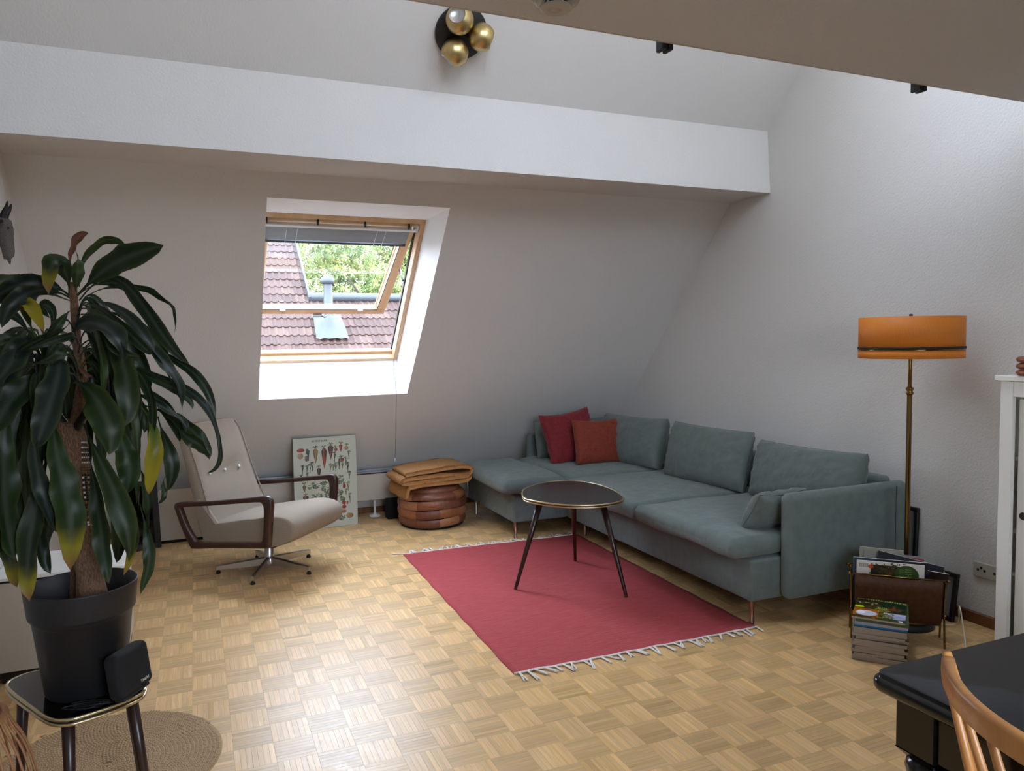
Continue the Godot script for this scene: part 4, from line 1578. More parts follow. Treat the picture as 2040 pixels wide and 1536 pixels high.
# painted rows of plain vegetables on pale paper
func chart_image() -> ImageTexture:
	var w := 512
	var h := 752
	var im := Image.create(w, h, false, Image.FORMAT_RGB8)
	im.fill(Color(0.72, 0.73, 0.67))
	var r := RandomNumberGenerator.new()
	r.seed = 17
	var ink := Color(0.16, 0.16, 0.14)
	var green := [Color(0.25, 0.32, 0.22), Color(0.36, 0.42, 0.27), Color(0.20, 0.30, 0.22), Color(0.42, 0.45, 0.27)]
	# roots: x, y, half width, length, colour
	for v in [[248, 90, 22, 170, Color(0.62, 0.24, 0.13), 1], [178, 90, 20, 120, Color(0.58, 0.45, 0.32), 1], [302, 72, 22, 115, Color(0.42, 0.27, 0.27), 1], [202, 250, 17, 85, Color(0.34, 0.25, 0.26), 1], [385, 70, 14, 62, Color(0.62, 0.22, 0.17), 1], [345, 100, 12, 26, Color(0.62, 0.24, 0.22), 2], [386, 185, 22, 34, Color(0.55, 0.31, 0.23), 2], [432, 90, 15, 30, Color(0.65, 0.45, 0.28), 2], [90, 468, 22, 36, Color(0.42, 0.30, 0.27), 2], [80, 380, 13, 60, Color(0.42, 0.36, 0.22), 1]]:
		root_shape(im, r, v[0], v[1], v[2], v[3], v[4], v[5], green)
	for v in [[60, 96, 30, 15, Color(0.62, 0.25, 0.25)], [56, 142, 22, 23, Color(0.64, 0.53, 0.40)], [112, 110, 13, 24, Color(0.36, 0.32, 0.33)], [104, 165, 14, 24, Color(0.42, 0.37, 0.35)], [405, 420, 13, 17, Color(0.55, 0.16, 0.15)], [398, 555, 17, 15, Color(0.62, 0.10, 0.12)], [400, 592, 18, 15, Color(0.62, 0.12, 0.13)], [395, 630, 22, 14, Color(0.62, 0.40, 0.22)], [446, 670, 30, 20, Color(0.58, 0.42, 0.22)], [428, 560, 9, 14, Color(0.62, 0.35, 0.28)]]:
		blob(im, v[0], v[1], v[2], v[3], v[4], 0.22)
		if v[4].r > 0.54 and v[4].g < 0.2: sprig(im, r, v[0], v[1] - v[3], 12, green[0], 5)
	# leafy heads
	for v in [[160, 400, 50, 30], [178, 490, 52, 34], [262, 425, 44, 22], [262, 480, 14, 44], [372, 365, 30, 38], [366, 470, 26, 30], [300, 470, 24, 22], [385, 520, 24, 20], [374, 680, 32, 22], [240, 380, 26, 14], [60, 600, 40, 30], [150, 600, 45, 34], [250, 610, 40, 36]]:
		for k in 34:
			var a := r.randf() * TAU
			var d := sqrt(r.randf())
			var c: Color = green[r.randi() % 4]
			blob(im, v[0] + cos(a) * d * v[2], v[1] + sin(a) * d * v[3], r.randf_range(4, 10), r.randf_range(3, 8), c.lightened(r.randf() * 0.25), 0.3)
		if r.randf() < 0.4: blob(im, v[0], v[1], v[2] * 0.28, v[3] * 0.35, Color(0.70, 0.70, 0.60), 0.2)
	# stalks, pods, grasses
	for v in [[70, 250], [105, 250], [130, 245], [150, 230], [295, 250], [318, 255], [340, 250], [368, 240], [395, 240], [425, 210], [440, 260], [62, 320], [110, 320], [450, 330], [420, 470], [440, 420], [452, 520], [330, 165], [120, 140], [452, 160]]:
		var tall := r.randf_range(24, 46)
		var c: Color = green[r.randi() % 4]
		for k in 5:
			var lean := r.randf_range(-14, 14)
			stroke(im, v[0], v[1] + tall, v[0] + lean, v[1] - tall * r.randf_range(0.3, 1.0), r.randf_range(1.0, 2.6), c.lerp(ink, r.randf() * 0.5))
		sprig(im, r, v[0], v[1] - tall * 0.5, 14, c, 6)
	# fine captions: grey rules under the plants
	for k in 46:
		var x := r.randf_range(30, 440)
		var y := r.randf_range(60, 720)
		stroke(im, x, y, x + r.randf_range(10, 24), y, 0.6, Color(0.52, 0.52, 0.48))
	return ImageTexture.create_from_image(im)


func blob(im: Image, cx: float, cy: float, rx: float, ry: float, c: Color, shade := 0.2) -> void:
	for y in range(int(cy - ry), int(cy + ry) + 1):
		for x in range(int(cx - rx), int(cx + rx) + 1):
			if x < 0 or y < 0 or x >= im.get_width() or y >= im.get_height(): continue
			var u := (x - cx) / rx
			var v := (y - cy) / ry
			var d := u * u + v * v
			if d < 1.0: im.set_pixel(x, y, c.darkened(shade * 1.6) if d > 0.80 else c.lightened(clampf(-u * 0.3 - v * 0.2, 0, 1) * shade * 2.0).darkened(clampf(u * 0.5, 0, 1) * shade))


func stroke(im: Image, x0: float, y0: float, x1: float, y1: float, wide: float, c: Color) -> void:
	var n := int(Vector2(x1 - x0, y1 - y0).length()) + 1
	for k in n + 1:
		var f := float(k) / n
		var bend := sin(f * PI) * (x1 - x0) * 0.25
		var x := lerpf(x0, x1, f) - bend
		var y := lerpf(y0, y1, f)
		var e := maxf(0.5, wide * (1.0 - 0.5 * f))
		im.fill_rect(Rect2i(int(x - e), int(y - e), int(2 * e) + 1, int(2 * e) + 1), c)


func sprig(im: Image, r: RandomNumberGenerator, x: float, y: float, size: float, c: Color, n: int) -> void:
	for k in n:
		var a := -PI / 2 + r.randf_range(-1.2, 1.2)
		stroke(im, x, y, x + cos(a) * size, y + sin(a) * size, 1.6, c)
		blob(im, x + cos(a) * size, y + sin(a) * size, 4, 3, c.lightened(0.1), 0.2)


func root_shape(im: Image, r: RandomNumberGenerator, x: float, y: float, half: float, length: float, c: Color, kind: int, green: Array) -> void:
	sprig(im, r, x, y - 2, 20, green[r.randi() % 4], 7)
	for k in int(length):
		var f := k / length
		var wide := half * (sqrt(f * 6.0) if f < 0.166 else pow(1.0 - (f - 0.166) / 0.834, 0.75)) if kind == 1 else half * sqrt(maxf(0.0, 1.0 - pow(f * 2.0 - 0.8, 2) / 1.45)) * (0.3 if f > 0.93 else 1.0)
		var cc := c
		if kind == 1 and half == 22.0 and f < 0.42: cc = c.lerp(Color(0.36, 0.28, 0.22), 0.75)
		for j in range(int(x - wide), int(x + wide) + 1):
			var u := (j - x) / maxf(wide, 1.0)
			if j >= 0 and j < im.get_width() and y + k < im.get_height(): im.set_pixel(j, int(y + k), cc.darkened(0.35 * absf(u) if absf(u) > 0.5 else 0.0).lightened(0.14 if u > -0.5 and u < -0.15 else 0.0))


# ---------------------------------------------------------------- leather pouf and blanket
func build_pouf() -> void:
	var t := thing("pouf", "round brown patchwork leather pouf under the folded tan blanket", "pouf", Vector3(1.79, 0, -6.02))
	var r := RandomNumberGenerator.new()
	r.seed = 4
	var mb := MB.new()
	mb.lathe([[0.0, 0.0], [0.250, 0.0], [0.262, 0.006], [0.264, 0.016], [0.25, 0.02], [0.235, 0.10], [0.235, 0.20], [0.0, 0.22]], 40)
	piece("base", mb.done(), M.felt_black, t)
	var ring_y := [0.018, 0.088, 0.160, 0.232, 0.305]
	var prof := func(y: float) -> float:
		var k := (y - 0.16) / 0.16
		return 0.283 - 0.016 * k * k - (0.05 * pow(maxf(0.0, (y - 0.25) / 0.055), 2))
	for row in 4:
		var n := 9
		var shift := r.randf()
		for k in n:
			var a0 := TAU * (k + shift) / n
			var a1 := TAU * (k + 1 + shift) / n - 0.004
			var rows := []
			for i in 7:
				var line := PackedVector3Array()
				for j in 9:
					var u := float(j) / 8
					var v := float(i) / 6
					var y := lerpf(ring_y[row] + 0.001, ring_y[row + 1] - 0.001, v) + 0.006 * sin((a0 + (a1 - a0) * u) * 3.0 + row)
					var puff := 0.013 * pow(1.0 - pow(2.0 * v - 1.0, 2), 0.6) * (0.75 + 0.25 * pow(1.0 - pow(2.0 * u - 1.0, 2), 0.5))
					var rad: float = prof.call(y) - 0.008 + puff
					var a := lerpf(a0, a1, u)
					line.append(Vector3(sin(a) * rad, y, cos(a) * rad))
				rows.append(line)
			mb = MB.new()
			mb.grid(rows)
			piece("leather_patch", mb.done(), M["leather_%d" % (r.randi() % 5)], t)
	mb = MB.new()
	mb.lathe([[0.232, 0.292], [0.236, 0.306], [0.222, 0.325], [0.17, 0.335], [0.08, 0.34], [0.0, 0.34]], 36)
	piece("top_panel", mb.done(), M.leather_0, t)
	# blanket: one strip of felt folded over itself three times
	t = thing("blanket", "tan felt blanket folded in a thick pile on the leather pouf", "blanket", Vector3(1.77, 0.345, -6.00), 0.10)
	var nz := FastNoiseLite.new()
	nz.frequency = 3.0
	var path := smooth_path([Vector3(-0.272, -0.075, 0), Vector3(-0.268, -0.02, 0), Vector3(-0.22, 0.014, 0), Vector3(0.0, 0.022, 0), Vector3(0.22, 0.020, 0), Vector3(0.275, 0.034, 0), Vector3(0.262, 0.052, 0), Vector3(0.15, 0.054, 0), Vector3(-0.12, 0.050, 0), Vector3(-0.27, 0.046, 0), Vector3(-0.300, 0.064, 0), Vector3(-0.25, 0.082, 0), Vector3(0.0, 0.084, 0), Vector3(0.22, 0.074, 0), Vector3(0.292, 0.086, 0), Vector3(0.305, 0.110, 0), Vector3(0.26, 0.134, 0), Vector3(0.12, 0.142, 0), Vector3(-0.08, 0.130, 0), Vector3(-0.22, 0.116, 0), Vector3(-0.268, 0.112, 0)], 4)
	mb = MB.new()
	var rows := []
	for side in [1.0, -1.0]:
		for i in path.size():
			var k: int = i if side > 0 else path.size() - 1 - i
			var tan_: Vector3 = (path[mini(k + 1, path.size() - 1)] - path[maxi(k - 1, 0)]).normalized()
			var nrm = Vector3(-tan_.y, tan_.x, 0) * side
			var line := PackedVector3Array()
			for j in 15:
				var v := float(j) / 14 - 0.5
				var p: Vector3 = path[k] + nrm * 0.0165
				var wave := nz.get_noise_2d(p.x * 2.0 + k * 0.02, v * 2.0)
				p.y += 0.010 * wave + 0.012 * v * v
				p.x += 0.012 * nz.get_noise_2d(v * 3.0, k * 0.05) - 0.03 * v * (k / float(path.size()))
				p.z = v * 0.40 + 0.01 * nz.get_noise_2d(k * 0.11, 4.0)
				line.append(p)
			rows.append(line)
	rows.append(rows[0])
	mb.grid(rows)
	# close the two cut sides
	var n := path.size()
	for e in [0, 14]:
		var a := PackedVector3Array()
		var b := PackedVector3Array()
		for i in n:
			a.append(rows[i][e])
			b.append(rows[2 * n - 1 - i][e])
		mb.grid([a, b])
	piece("felt", mb.done(), M.blanket, t)


# ---------------------------------------------------------------- floor lamp
func build_lamp() -> void:
	var t := thing("floor_lamp", "brass floor lamp with wide ochre drum shade beside the sofa", "lamp", Vector3(3.40, 0, -2.79))
	var mb := MB.new()
	mb.lathe([[0.0, 0.0], [0.135, 0.0], [0.137, 0.008], [0.132, 0.030], [0.118, 0.040], [0.100, 0.046], [0.05, 0.050], [0.02, 0.058], [0.0, 0.058]], 40)
	piece("base", mb.done(), M.slate_grey, t)
	mb = MB.new()
	mb.lathe([[0.124, 0.038], [0.128, 0.040], [0.126, 0.046], [0.116, 0.048]], 40)
	piece("base_ring", mb.done(), M.dark_brass, t)
	mb = MB.new()
	mb.lathe([[0.0125, 0.055], [0.0125, 1.22]], 20)
	piece("pole", mb.done(), M.brass, t)
	mb = MB.new()
	mb.lathe([[0.0125, 1.205], [0.019, 1.212], [0.019, 1.218], [0.013, 1.226], [0.019, 1.236], [0.019, 1.242], [0.009, 1.250], [0.009, 1.41]], 20)
	piece("collar", mb.done(), M.dark_brass, t)
	mb = MB.new()
	mb.lathe([[0.0, 1.40], [0.006, 1.40], [0.006, 1.60], [0.009, 1.602], [0.009, 1.622], [0.0, 1.624]], 12)
	piece("finial_rod", mb.done(), M.slate_grey, t)
	# shade: upper drum, dark band, brass strip, lower drum
	for part in [["lamp_shade", 1.452, 1.607, 0.245, M.shade_silk], ["shade_skirt", 1.398, 1.440, 0.246, M.shade_silk]]:
		mb = MB.new()
		var e: float = part[3]
		mb.lathe([[e, part[1]], [e, part[2]], [e - 0.003, part[2]], [e - 0.003, part[1]], [e, part[1]]], 64)
		piece(part[0], mb.done(), part[4], t)
	mb = MB.new()
	mb.lathe([[0.244, 1.4455], [0.2485, 1.4455], [0.2485, 1.456], [0.244, 1.456], [0.244, 1.4455]], 64)
	piece("dark_band", mb.done(), M.shade_band, t)
	mb = MB.new()
	mb.lathe([[0.244, 1.438], [0.2475, 1.438], [0.2475, 1.4455], [0.244, 1.4455], [0.244, 1.438]], 64)
	piece("gilt_strip", mb.done(), M.brass, t)
	for a in 3:
		mb = MB.new()
		var d := Vector3(cos(TAU * a / 3), 0, sin(TAU * a / 3))
		mb.tube([Vector3(0, 1.585, 0), d * 0.242 + Vector3(0, 1.60, 0)], 0.0025, 6)
		piece("spider_arm", mb.done(), M.brass, t)
	# mains lead
	t = thing("power_cord", "white power cord curving over the floor from the lamp's foot behind the magazine rack", "cord", Vector3(3.45, 0, -2.72))
	mb = MB.new()
	mb.tube(smooth_path([Vector3(-0.02, 0.03, 0.05), Vector3(0.07, 0.012, 0.02), Vector3(0.11, 0.03, 0.10), Vector3(0.03, 0.16, 0.17), Vector3(-0.02, 0.05, 0.235), Vector3(-0.09, 0.006, 0.30), Vector3(-0.18, 0.006, 0.40), Vector3(-0.15, 0.006, 0.60)], 6), 0.0038, 8)
	piece("cord", mb.done(), M.cord_white, t)
	# wall socket
	t = thing("wall_socket", "cream wall socket low on the right wall beside the white cabinet", "socket", Vector3(XR, 0.29, -2.585))
	mb = MB.new()
	mb.rbox(Vector3(-0.006, 0, 0), Vector3(0.012, 0.078, 0.155), 0.005, 3, 1)
	piece("cover_plate", mb.done(), M.socket_cream, t)
	for c in [Vector2(0.0, -0.048), Vector2(0.012, -0.030), Vector2(0.0, -0.012), Vector2(0.0, 0.040)]:
		mb = MB.new()
		mb.lathe([[0.0, 0.0008], [0.0072, 0.0008], [0.0075, -0.002]], 12, Vector3.ZERO, Transform3D(Basis(Vector3(0, 0, 1), PI / 2), Vector3(-0.012, c.x, c.y)))
		piece("socket_hole", mb.done(), M.black_rubber, t)


# ---------------------------------------------------------------- magazine rack and stack
func build_magazines() -> void:
	# rack: local x along the leather sling, local z towards the room
	var a := Vector3(3.035, 0, -2.815)
	var b := Vector3(3.335, 0, -2.525)
	var turn := -atan2(b.z - a.z, b.x - a.x)
	var t := thing("magazine_rack", "brass magazine rack with dark brown leather sling beside the floor lamp", "rack", (a + b) / 2, turn)
	var half := 0.205
	var mb: MB
	for sx in [-1, 1]:
		for sz in [-1, 1]:
			mb = MB.new()
			mb.tube(smooth_path([Vector3(sx * half, 0.004, sz * 0.075), Vector3(sx * half, 0.16, sz * 0.045), Vector3(sx * half, 0.27, sz * 0.055), Vector3(sx * half, 0.33, sz * 0.075)], 4), 0.0048, 8)
			piece("leg", mb.done(), M.brass, t)
			mb = MB.new()
			mb.lathe([[0.0, -0.009], [0.007, -0.006], [0.009, 0.0], [0.007, 0.006], [0.0, 0.009]], 12, Vector3(sx * (half + 0.012), 0.335, sz * 0.075))
			piece("knob", mb.done(), M.brass, t)
		mb = MB.new()
		mb.tube([Vector3(sx * (half + 0.004), 0.155, -0.058), Vector3(sx * (half + 0.004), 0.155, 0.058)], 0.004, 8)
		piece("cross_bar", mb.done(), M.brass, t)
	for sz in [-1, 1]:
		mb = MB.new()
		mb.tube([Vector3(-half - 0.014, 0.335, sz * 0.075), Vector3(half + 0.014, 0.335, sz * 0.075)], 0.0045, 8)
		piece("top_rod", mb.done(), M.brass, t)
	mb = MB.new()
	var rows := []
	for side in [1.0, -1.0]:
		for i in 17:
			var k := i if side > 0 else 16 - i
			var u := k / 16.0 * 2.0 - 1.0
			var z := u * 0.082
			var y := 0.09 + (0.245 * pow(absf(u), 2.2))
			var line := PackedVector3Array()
			for j in 13:
				var x := (j / 12.0 - 0.5) * 0.385
				line.append(Vector3(x, y - 0.006 * (1.0 - pow(x / 0.19, 2)) * pow(absf(u), 6), z + side * 0.0014))
			rows.append(line)
	rows.append(rows[0])
	mb.grid(rows)
	piece("leather_sling", mb.done(), M.sling_leather, t)
	# magazines standing in the sling
	var base := t.transform
	var specs := [["white magazine with a green round badge, frontmost in the brass rack", 0.036, 0.30, 0.262, 0.0, 0, -0.035], ["teal and navy magazine standing second in the brass rack", 0.022, 0.33, 0.280, -0.004, 1, -0.035], ["dark magazine with a red corner standing askew in the brass rack", 0.006, 0.34, 0.250, -0.10, 2, 0.03], ["dark blue booklet with a white edge slanting across the rack's back", -0.010, 0.30, 0.282, -0.20, 3, 0.01], ["pale grey newspaper standing at the back of the rack", -0.026, 0.32, 0.285, -0.05, 4, 0.0], ["beige booklet with a dark picture at the rack's back left", -0.040, 0.20, 0.295, -0.02, 5, -0.07]]
	for s in specs:
		var mg := thing("magazine", s[0], "magazine", base * Vector3(s[6], 0.128 + 0.9 * s[1] * s[1] * 10.0, s[1]), turn, "magazines standing in the brass rack")
		mg.rotate_object_local(Vector3(0, 0, 1), s[4])
		mg.rotate_object_local(Vector3.RIGHT, 0.10 if s[1] > 0 else -0.06)
		mb = MB.new()
		mb.box(Vector3(0, s[3] / 2, 0), Vector3(s[2], s[3], 0.006), 0.001)
		piece("pages", mb.done(), M.paper_white if s[5] != 4 else M.mount_board, mg)
		mb = MB.new()
		mb.quad(Vector3(-s[2] / 2, 0, 0.0036), Vector3(s[2] / 2, 0, 0.0036), Vector3(s[2] / 2, s[3], 0.0036), Vector3(-s[2] / 2, s[3], 0.0036), Vector2(0, 1), Vector2(1, 1), Vector2(1, 0), Vector2(0, 0))
		var cm := mat("cover_%d" % s[5], Color.WHITE, 0.35)
		cm.albedo_texture = cover_image(s[5])
		piece("front_cover", mb.done(), cm, mg)
	# stack on the floor
	var r := RandomNumberGenerator.new()
	r.seed = 12
	var c0 := Vector3(2.985, 0, -2.585)
	var dirx := -0.86
	var y := 0.001
	var names := ["second magazine from the top of the floor stack, with grey green spine", "third magazine from the top of the floor stack, with pale spine", "magazine with the bright blue spine in the floor stack", "magazine just under the blue-spined one in the floor stack"]
	var count := 15
	for k in count:
		var from_top := count - 1 - k
		var th = [0.016, 0.012, 0.014, 0.0115, 0.017, 0.013][r.randi() % 6]
		if from_top == 0: th = 0.008
		var lab := "grey-edged magazine in the lower part of the floor stack"
		var grp := "magazines of the floor stack beside the rack"
		if from_top == 0: lab = "topmost magazine of the floor stack, with pumpkins and a white goose on its cover"
		elif from_top <= 4: lab = [names[0], names[1], names[2], names[3]][from_top - 1]
		elif k == 0: lab = "lowest magazine of the floor stack, lying on the parquet"
		else: lab = "grey-edged magazine, %s from the top of the floor stack" % ["", "", "", "", "", "sixth", "seventh", "eighth", "ninth", "tenth", "eleventh", "twelfth", "thirteenth", "fourteenth"][from_top]
		var mg := thing("magazine", lab, "magazine", c0 + Vector3(r.randf_range(-0.006, 0.006), y, r.randf_range(-0.006, 0.006)), dirx + r.randf_range(-0.05, 0.05), grp)
		mg.rotate_object_local(Vector3(0, 0, 1), 0.0)
		mb = MB.new()
		var rows2 := []
		# pages: sagging block with slightly ragged edges
		mb.box(Vector3(0, th / 2, 0), Vector3(0.219, th - 0.002, 0.296), 0.0008)
		piece("pages", mb.done(), M.paper_edge, mg)
		mb = MB.new()
		mb.box(Vector3(0.0, th - 0.0008, 0.0), Vector3(0.222, 0.0012, 0.30), 0.0)
		mb.box(Vector3(0.0, 0.0008, 0.0), Vector3(0.222, 0.0012, 0.30), 0.0)
		var cov := mat("stack_cover_%d" % k, [Color(0.45, 0.42, 0.38), Color(0.36, 0.33, 0.31), Color(0.52, 0.48, 0.44), Color(0.30, 0.27, 0.25)][r.randi() % 4], 0.5)
		if from_top == 3: cov = mat("blue_spine", Color(0.12, 0.52, 0.80), 0.4)
		elif from_top == 1: cov = mat("green_spine", Color(0.30, 0.32, 0.22), 0.5)
		elif from_top == 2: cov = mat("pale_spine", Color(0.62, 0.63, 0.66), 0.5)
		piece("cover", mb.done(), cov, mg)
		# bound side towards the room
		mb = MB.new()
		mb.box(Vector3(0, th / 2, 0.1495), Vector3(0.222, th - 0.001, 0.0014), 0.0)
		piece("spine", mb.done(), cov if from_top in [1, 2, 3] else M.paper_edge, mg)
		if from_top == 0:
			mb = MB.new()
			mb.quad(Vector3(-0.111, th + 0.0002, 0.15), Vector3(0.111, th + 0.0002, 0.15), Vector3(0.111, th + 0.0002, -0.15), Vector3(-0.111, th + 0.0002, -0.15), Vector2(0, 1), Vector2(1, 1), Vector2(1, 0), Vector2(0, 0))
			var fm := mat("goose_cover", Color.WHITE, 0.3)
			fm.albedo_texture = goose_cover()
			piece("front_cover", mb.done(), fm, mg)
			var flat := Basis(Vector3.RIGHT, -PI / 2)
			letters("Brandenburg", 0.0255, mat("title_yellow", Color(0.80, 0.85, 0.45), 0.4), mg, Transform3D(flat, Vector3(0.0, th + 0.0004, -0.130)), "title", "Droid Serif", 0.0002).scale = Vector3(0.92, 0.85, 1)
			letters("ALTES\nWISSEN", 0.011, M.title_yellow, mg, Transform3D(flat, Vector3(0.008, th + 0.0004, -0.015)), "headline", "Droid Sans", 0.0002)
			letters("RUND UMS\nDORF", 0.010, mat("title_orange", Color(0.90, 0.76, 0.25), 0.4), mg, Transform3D(flat, Vector3(0.012, th + 0.0004, 0.022)), "headline", "Droid Sans", 0.0002)
		y += th
	# frames leaning on the right wall
	t = thing("leaning_frame", "black picture frame leaning on the right wall behind the magazine rack", "frame", Vector3(3.635, 0, -2.845), -PI / 2)
	t.rotate_object_local(Vector3.RIGHT, -0.15)
	frame_parts(t, 0.30, 0.255, 0.024, M.black_frame, M.mount_board)
	t = thing("leaning_frame", "tall black picture frame standing between the sofa's arm and the right wall", "frame", Vector3(3.692, 0, -3.055), -PI / 2)
	t.rotate_object_local(Vector3.RIGHT, -0.045)
	frame_parts(t, 0.16, 0.545, 0.022, M.black_frame, M.mount_board)


func cover_image(k: int) -> ImageTexture:
	var w := 200
	var h := 200
	var im := Image.create(w, h, false, Image.FORMAT_RGB8)
	im.fill([Color(0.80, 0.79, 0.76), Color(0.10, 0.22, 0.30), Color(0.12, 0.045, 0.04), Color(0.05, 0.05, 0.09), Color(0.50, 0.50, 0.47), Color(0.55, 0.52, 0.44)][k])
	var r := RandomNumberGenerator.new()
	r.seed = k + 40
	if k == 0:
		im.fill_rect(Rect2i(42, 12, 120, 180), Color(0.10, 0.07, 0.04))
		for n in 160: blob(im, 60 + r.randfn() * 22 + 35, 35 + r.randfn() * 20, r.randf_range(1, 4), r.randf_range(1, 4), Color(0.42, 0.31, 0.08).lerp(Color(0.12, 0.08, 0.03), r.randf()), 0.2)
		blob(im, 148, 46, 36, 40, Color(0.14, 0.26, 0.07), 0.0)
		for n in 4:
			stroke(im, 146 + n * 0, 22 + n * 9, 162, 22 + n * 9, 1.2, Color(0.5, 0.58, 0.35))
			stroke(im, 128, 24 + n * 8, 138, 24 + n * 8, 0.8, Color(0.4, 0.5, 0.3))
		blob(im, 42, 20, 8, 8, Color(0.75, 0.25, 0.05), 0.0)
		for n in 12: stroke(im, 8 + n * 2.4, 10, 8 + n * 2.4, 24, 0.5, Color(0.55, 0.54, 0.52))
	elif k == 1: im.fill_rect(Rect2i(70, 0, 130, 200), Color(0.07, 0.075, 0.16))
	elif k == 2:
		im.fill_rect(Rect2i(120, 0, 28, 40), Color(0.45, 0.05, 0.05))
		im.fill_rect(Rect2i(126, 40, 16, 50), Color(0.6, 0.55, 0.5))
	elif k == 4:
		im.fill_rect(Rect2i(110, 6, 60, 16), Color(0.55, 0.20, 0.26))
		for n in 40: stroke(im, 10, 30 + n * 4, 190, 30 + n * 4, 0.6, Color(0.42, 0.42, 0.40))
	elif k == 5:
		im.fill_rect(Rect2i(40, 18, 140, 60), Color(0.07, 0.07, 0.08))
		for n in 30: blob(im, r.randf_range(50, 170), r.randf_range(24, 70), 5, 3, Color(0.3, 0.3, 0.3), 0.2)
	return ImageTexture.create_from_image(im)


# the cover of the topmost magazine: dark green fields, a white goose, pumpkins, a lake
func goose_cover() -> ImageTexture:
	var w := 260
	var h := 340
	var im := Image.create(w, h, false, Image.FORMAT_RGB8)
	var r := RandomNumberGenerator.new()
	r.seed = 90
	im.fill(Color(0.10, 0.12, 0.05))
	im.fill_rect(Rect2i(130, 0, 130, 190), Color(0.06, 0.15, 0.09))
	for n in 260: blob(im, r.randf_range(0, 130), r.randf_range(60, 180), r.randf_range(2, 8), r.randf_range(1, 4), Color(0.16, 0.12, 0.04).lerp(Color(0.33, 0.27, 0.12), r.randf()), 0.2)
	for n in 9: blob(im, r.randf_range(10, 120), r.randf_range(80, 120), 7, 4, Color(0.62, 0.60, 0.55), 0.2)
	for n in 40: blob(im, 200 + r.randfn() * 18, 140 + r.randfn() * 13, r.randf_range(4, 11), r.randf_range(3, 8), Color(0.48, 0.19, 0.04).lerp(Color(0.24, 0.11, 0.03), r.randf()), 0.3)
	im.fill_rect(Rect2i(0, 185, 128, 155), Color(0.50, 0.30, 0.02))
	for n in 60: blob(im, r.randf_range(0, 125), r.randf_range(300, 340), 8, 5, Color(0.12, 0.15, 0.03), 0.2)
	blob(im, 66, 258, 56, 46, Color(0.62, 0.61, 0.63), 0.12)
	blob(im, 40, 250, 20, 30, Color(0.72, 0.71, 0.72), 0.05)
	blob(im, 62, 204, 22, 12, Color(0.40, 0.18, 0.06), 0.2)
	im.fill_rect(Rect2i(128, 200, 132, 140), Color(0.10, 0.13, 0.03))
	blob(im, 214, 262, 60, 44, Color(0.50, 0.51, 0.60), 0.08)
	im.fill_rect(Rect2i(150, 212, 110, 26), Color(0.55, 0.56, 0.62))
	for n in 90: blob(im, r.randf_range(128, 200), r.randf_range(225, 300), r.randf_range(3, 9), r.randf_range(2, 5), Color(0.20, 0.22, 0.05).lerp(Color(0.42, 0.40, 0.15), r.randf()), 0.2)
	for n in 70: blob(im, r.randf_range(128, 260), r.randf_range(305, 340), 8, 5, Color(0.13, 0.20, 0.05), 0.2)
	blob(im, 24, 160, 26, 16, Color(0.58, 0.68, 0.06), 0.1)
	im.fill_rect(Rect2i(228, 312, 20, 20), Color(0.75, 0.75, 0.75))
	im.adjust_bcs(1.35, 1.0, 1.1)
	return ImageTexture.create_from_image(im)


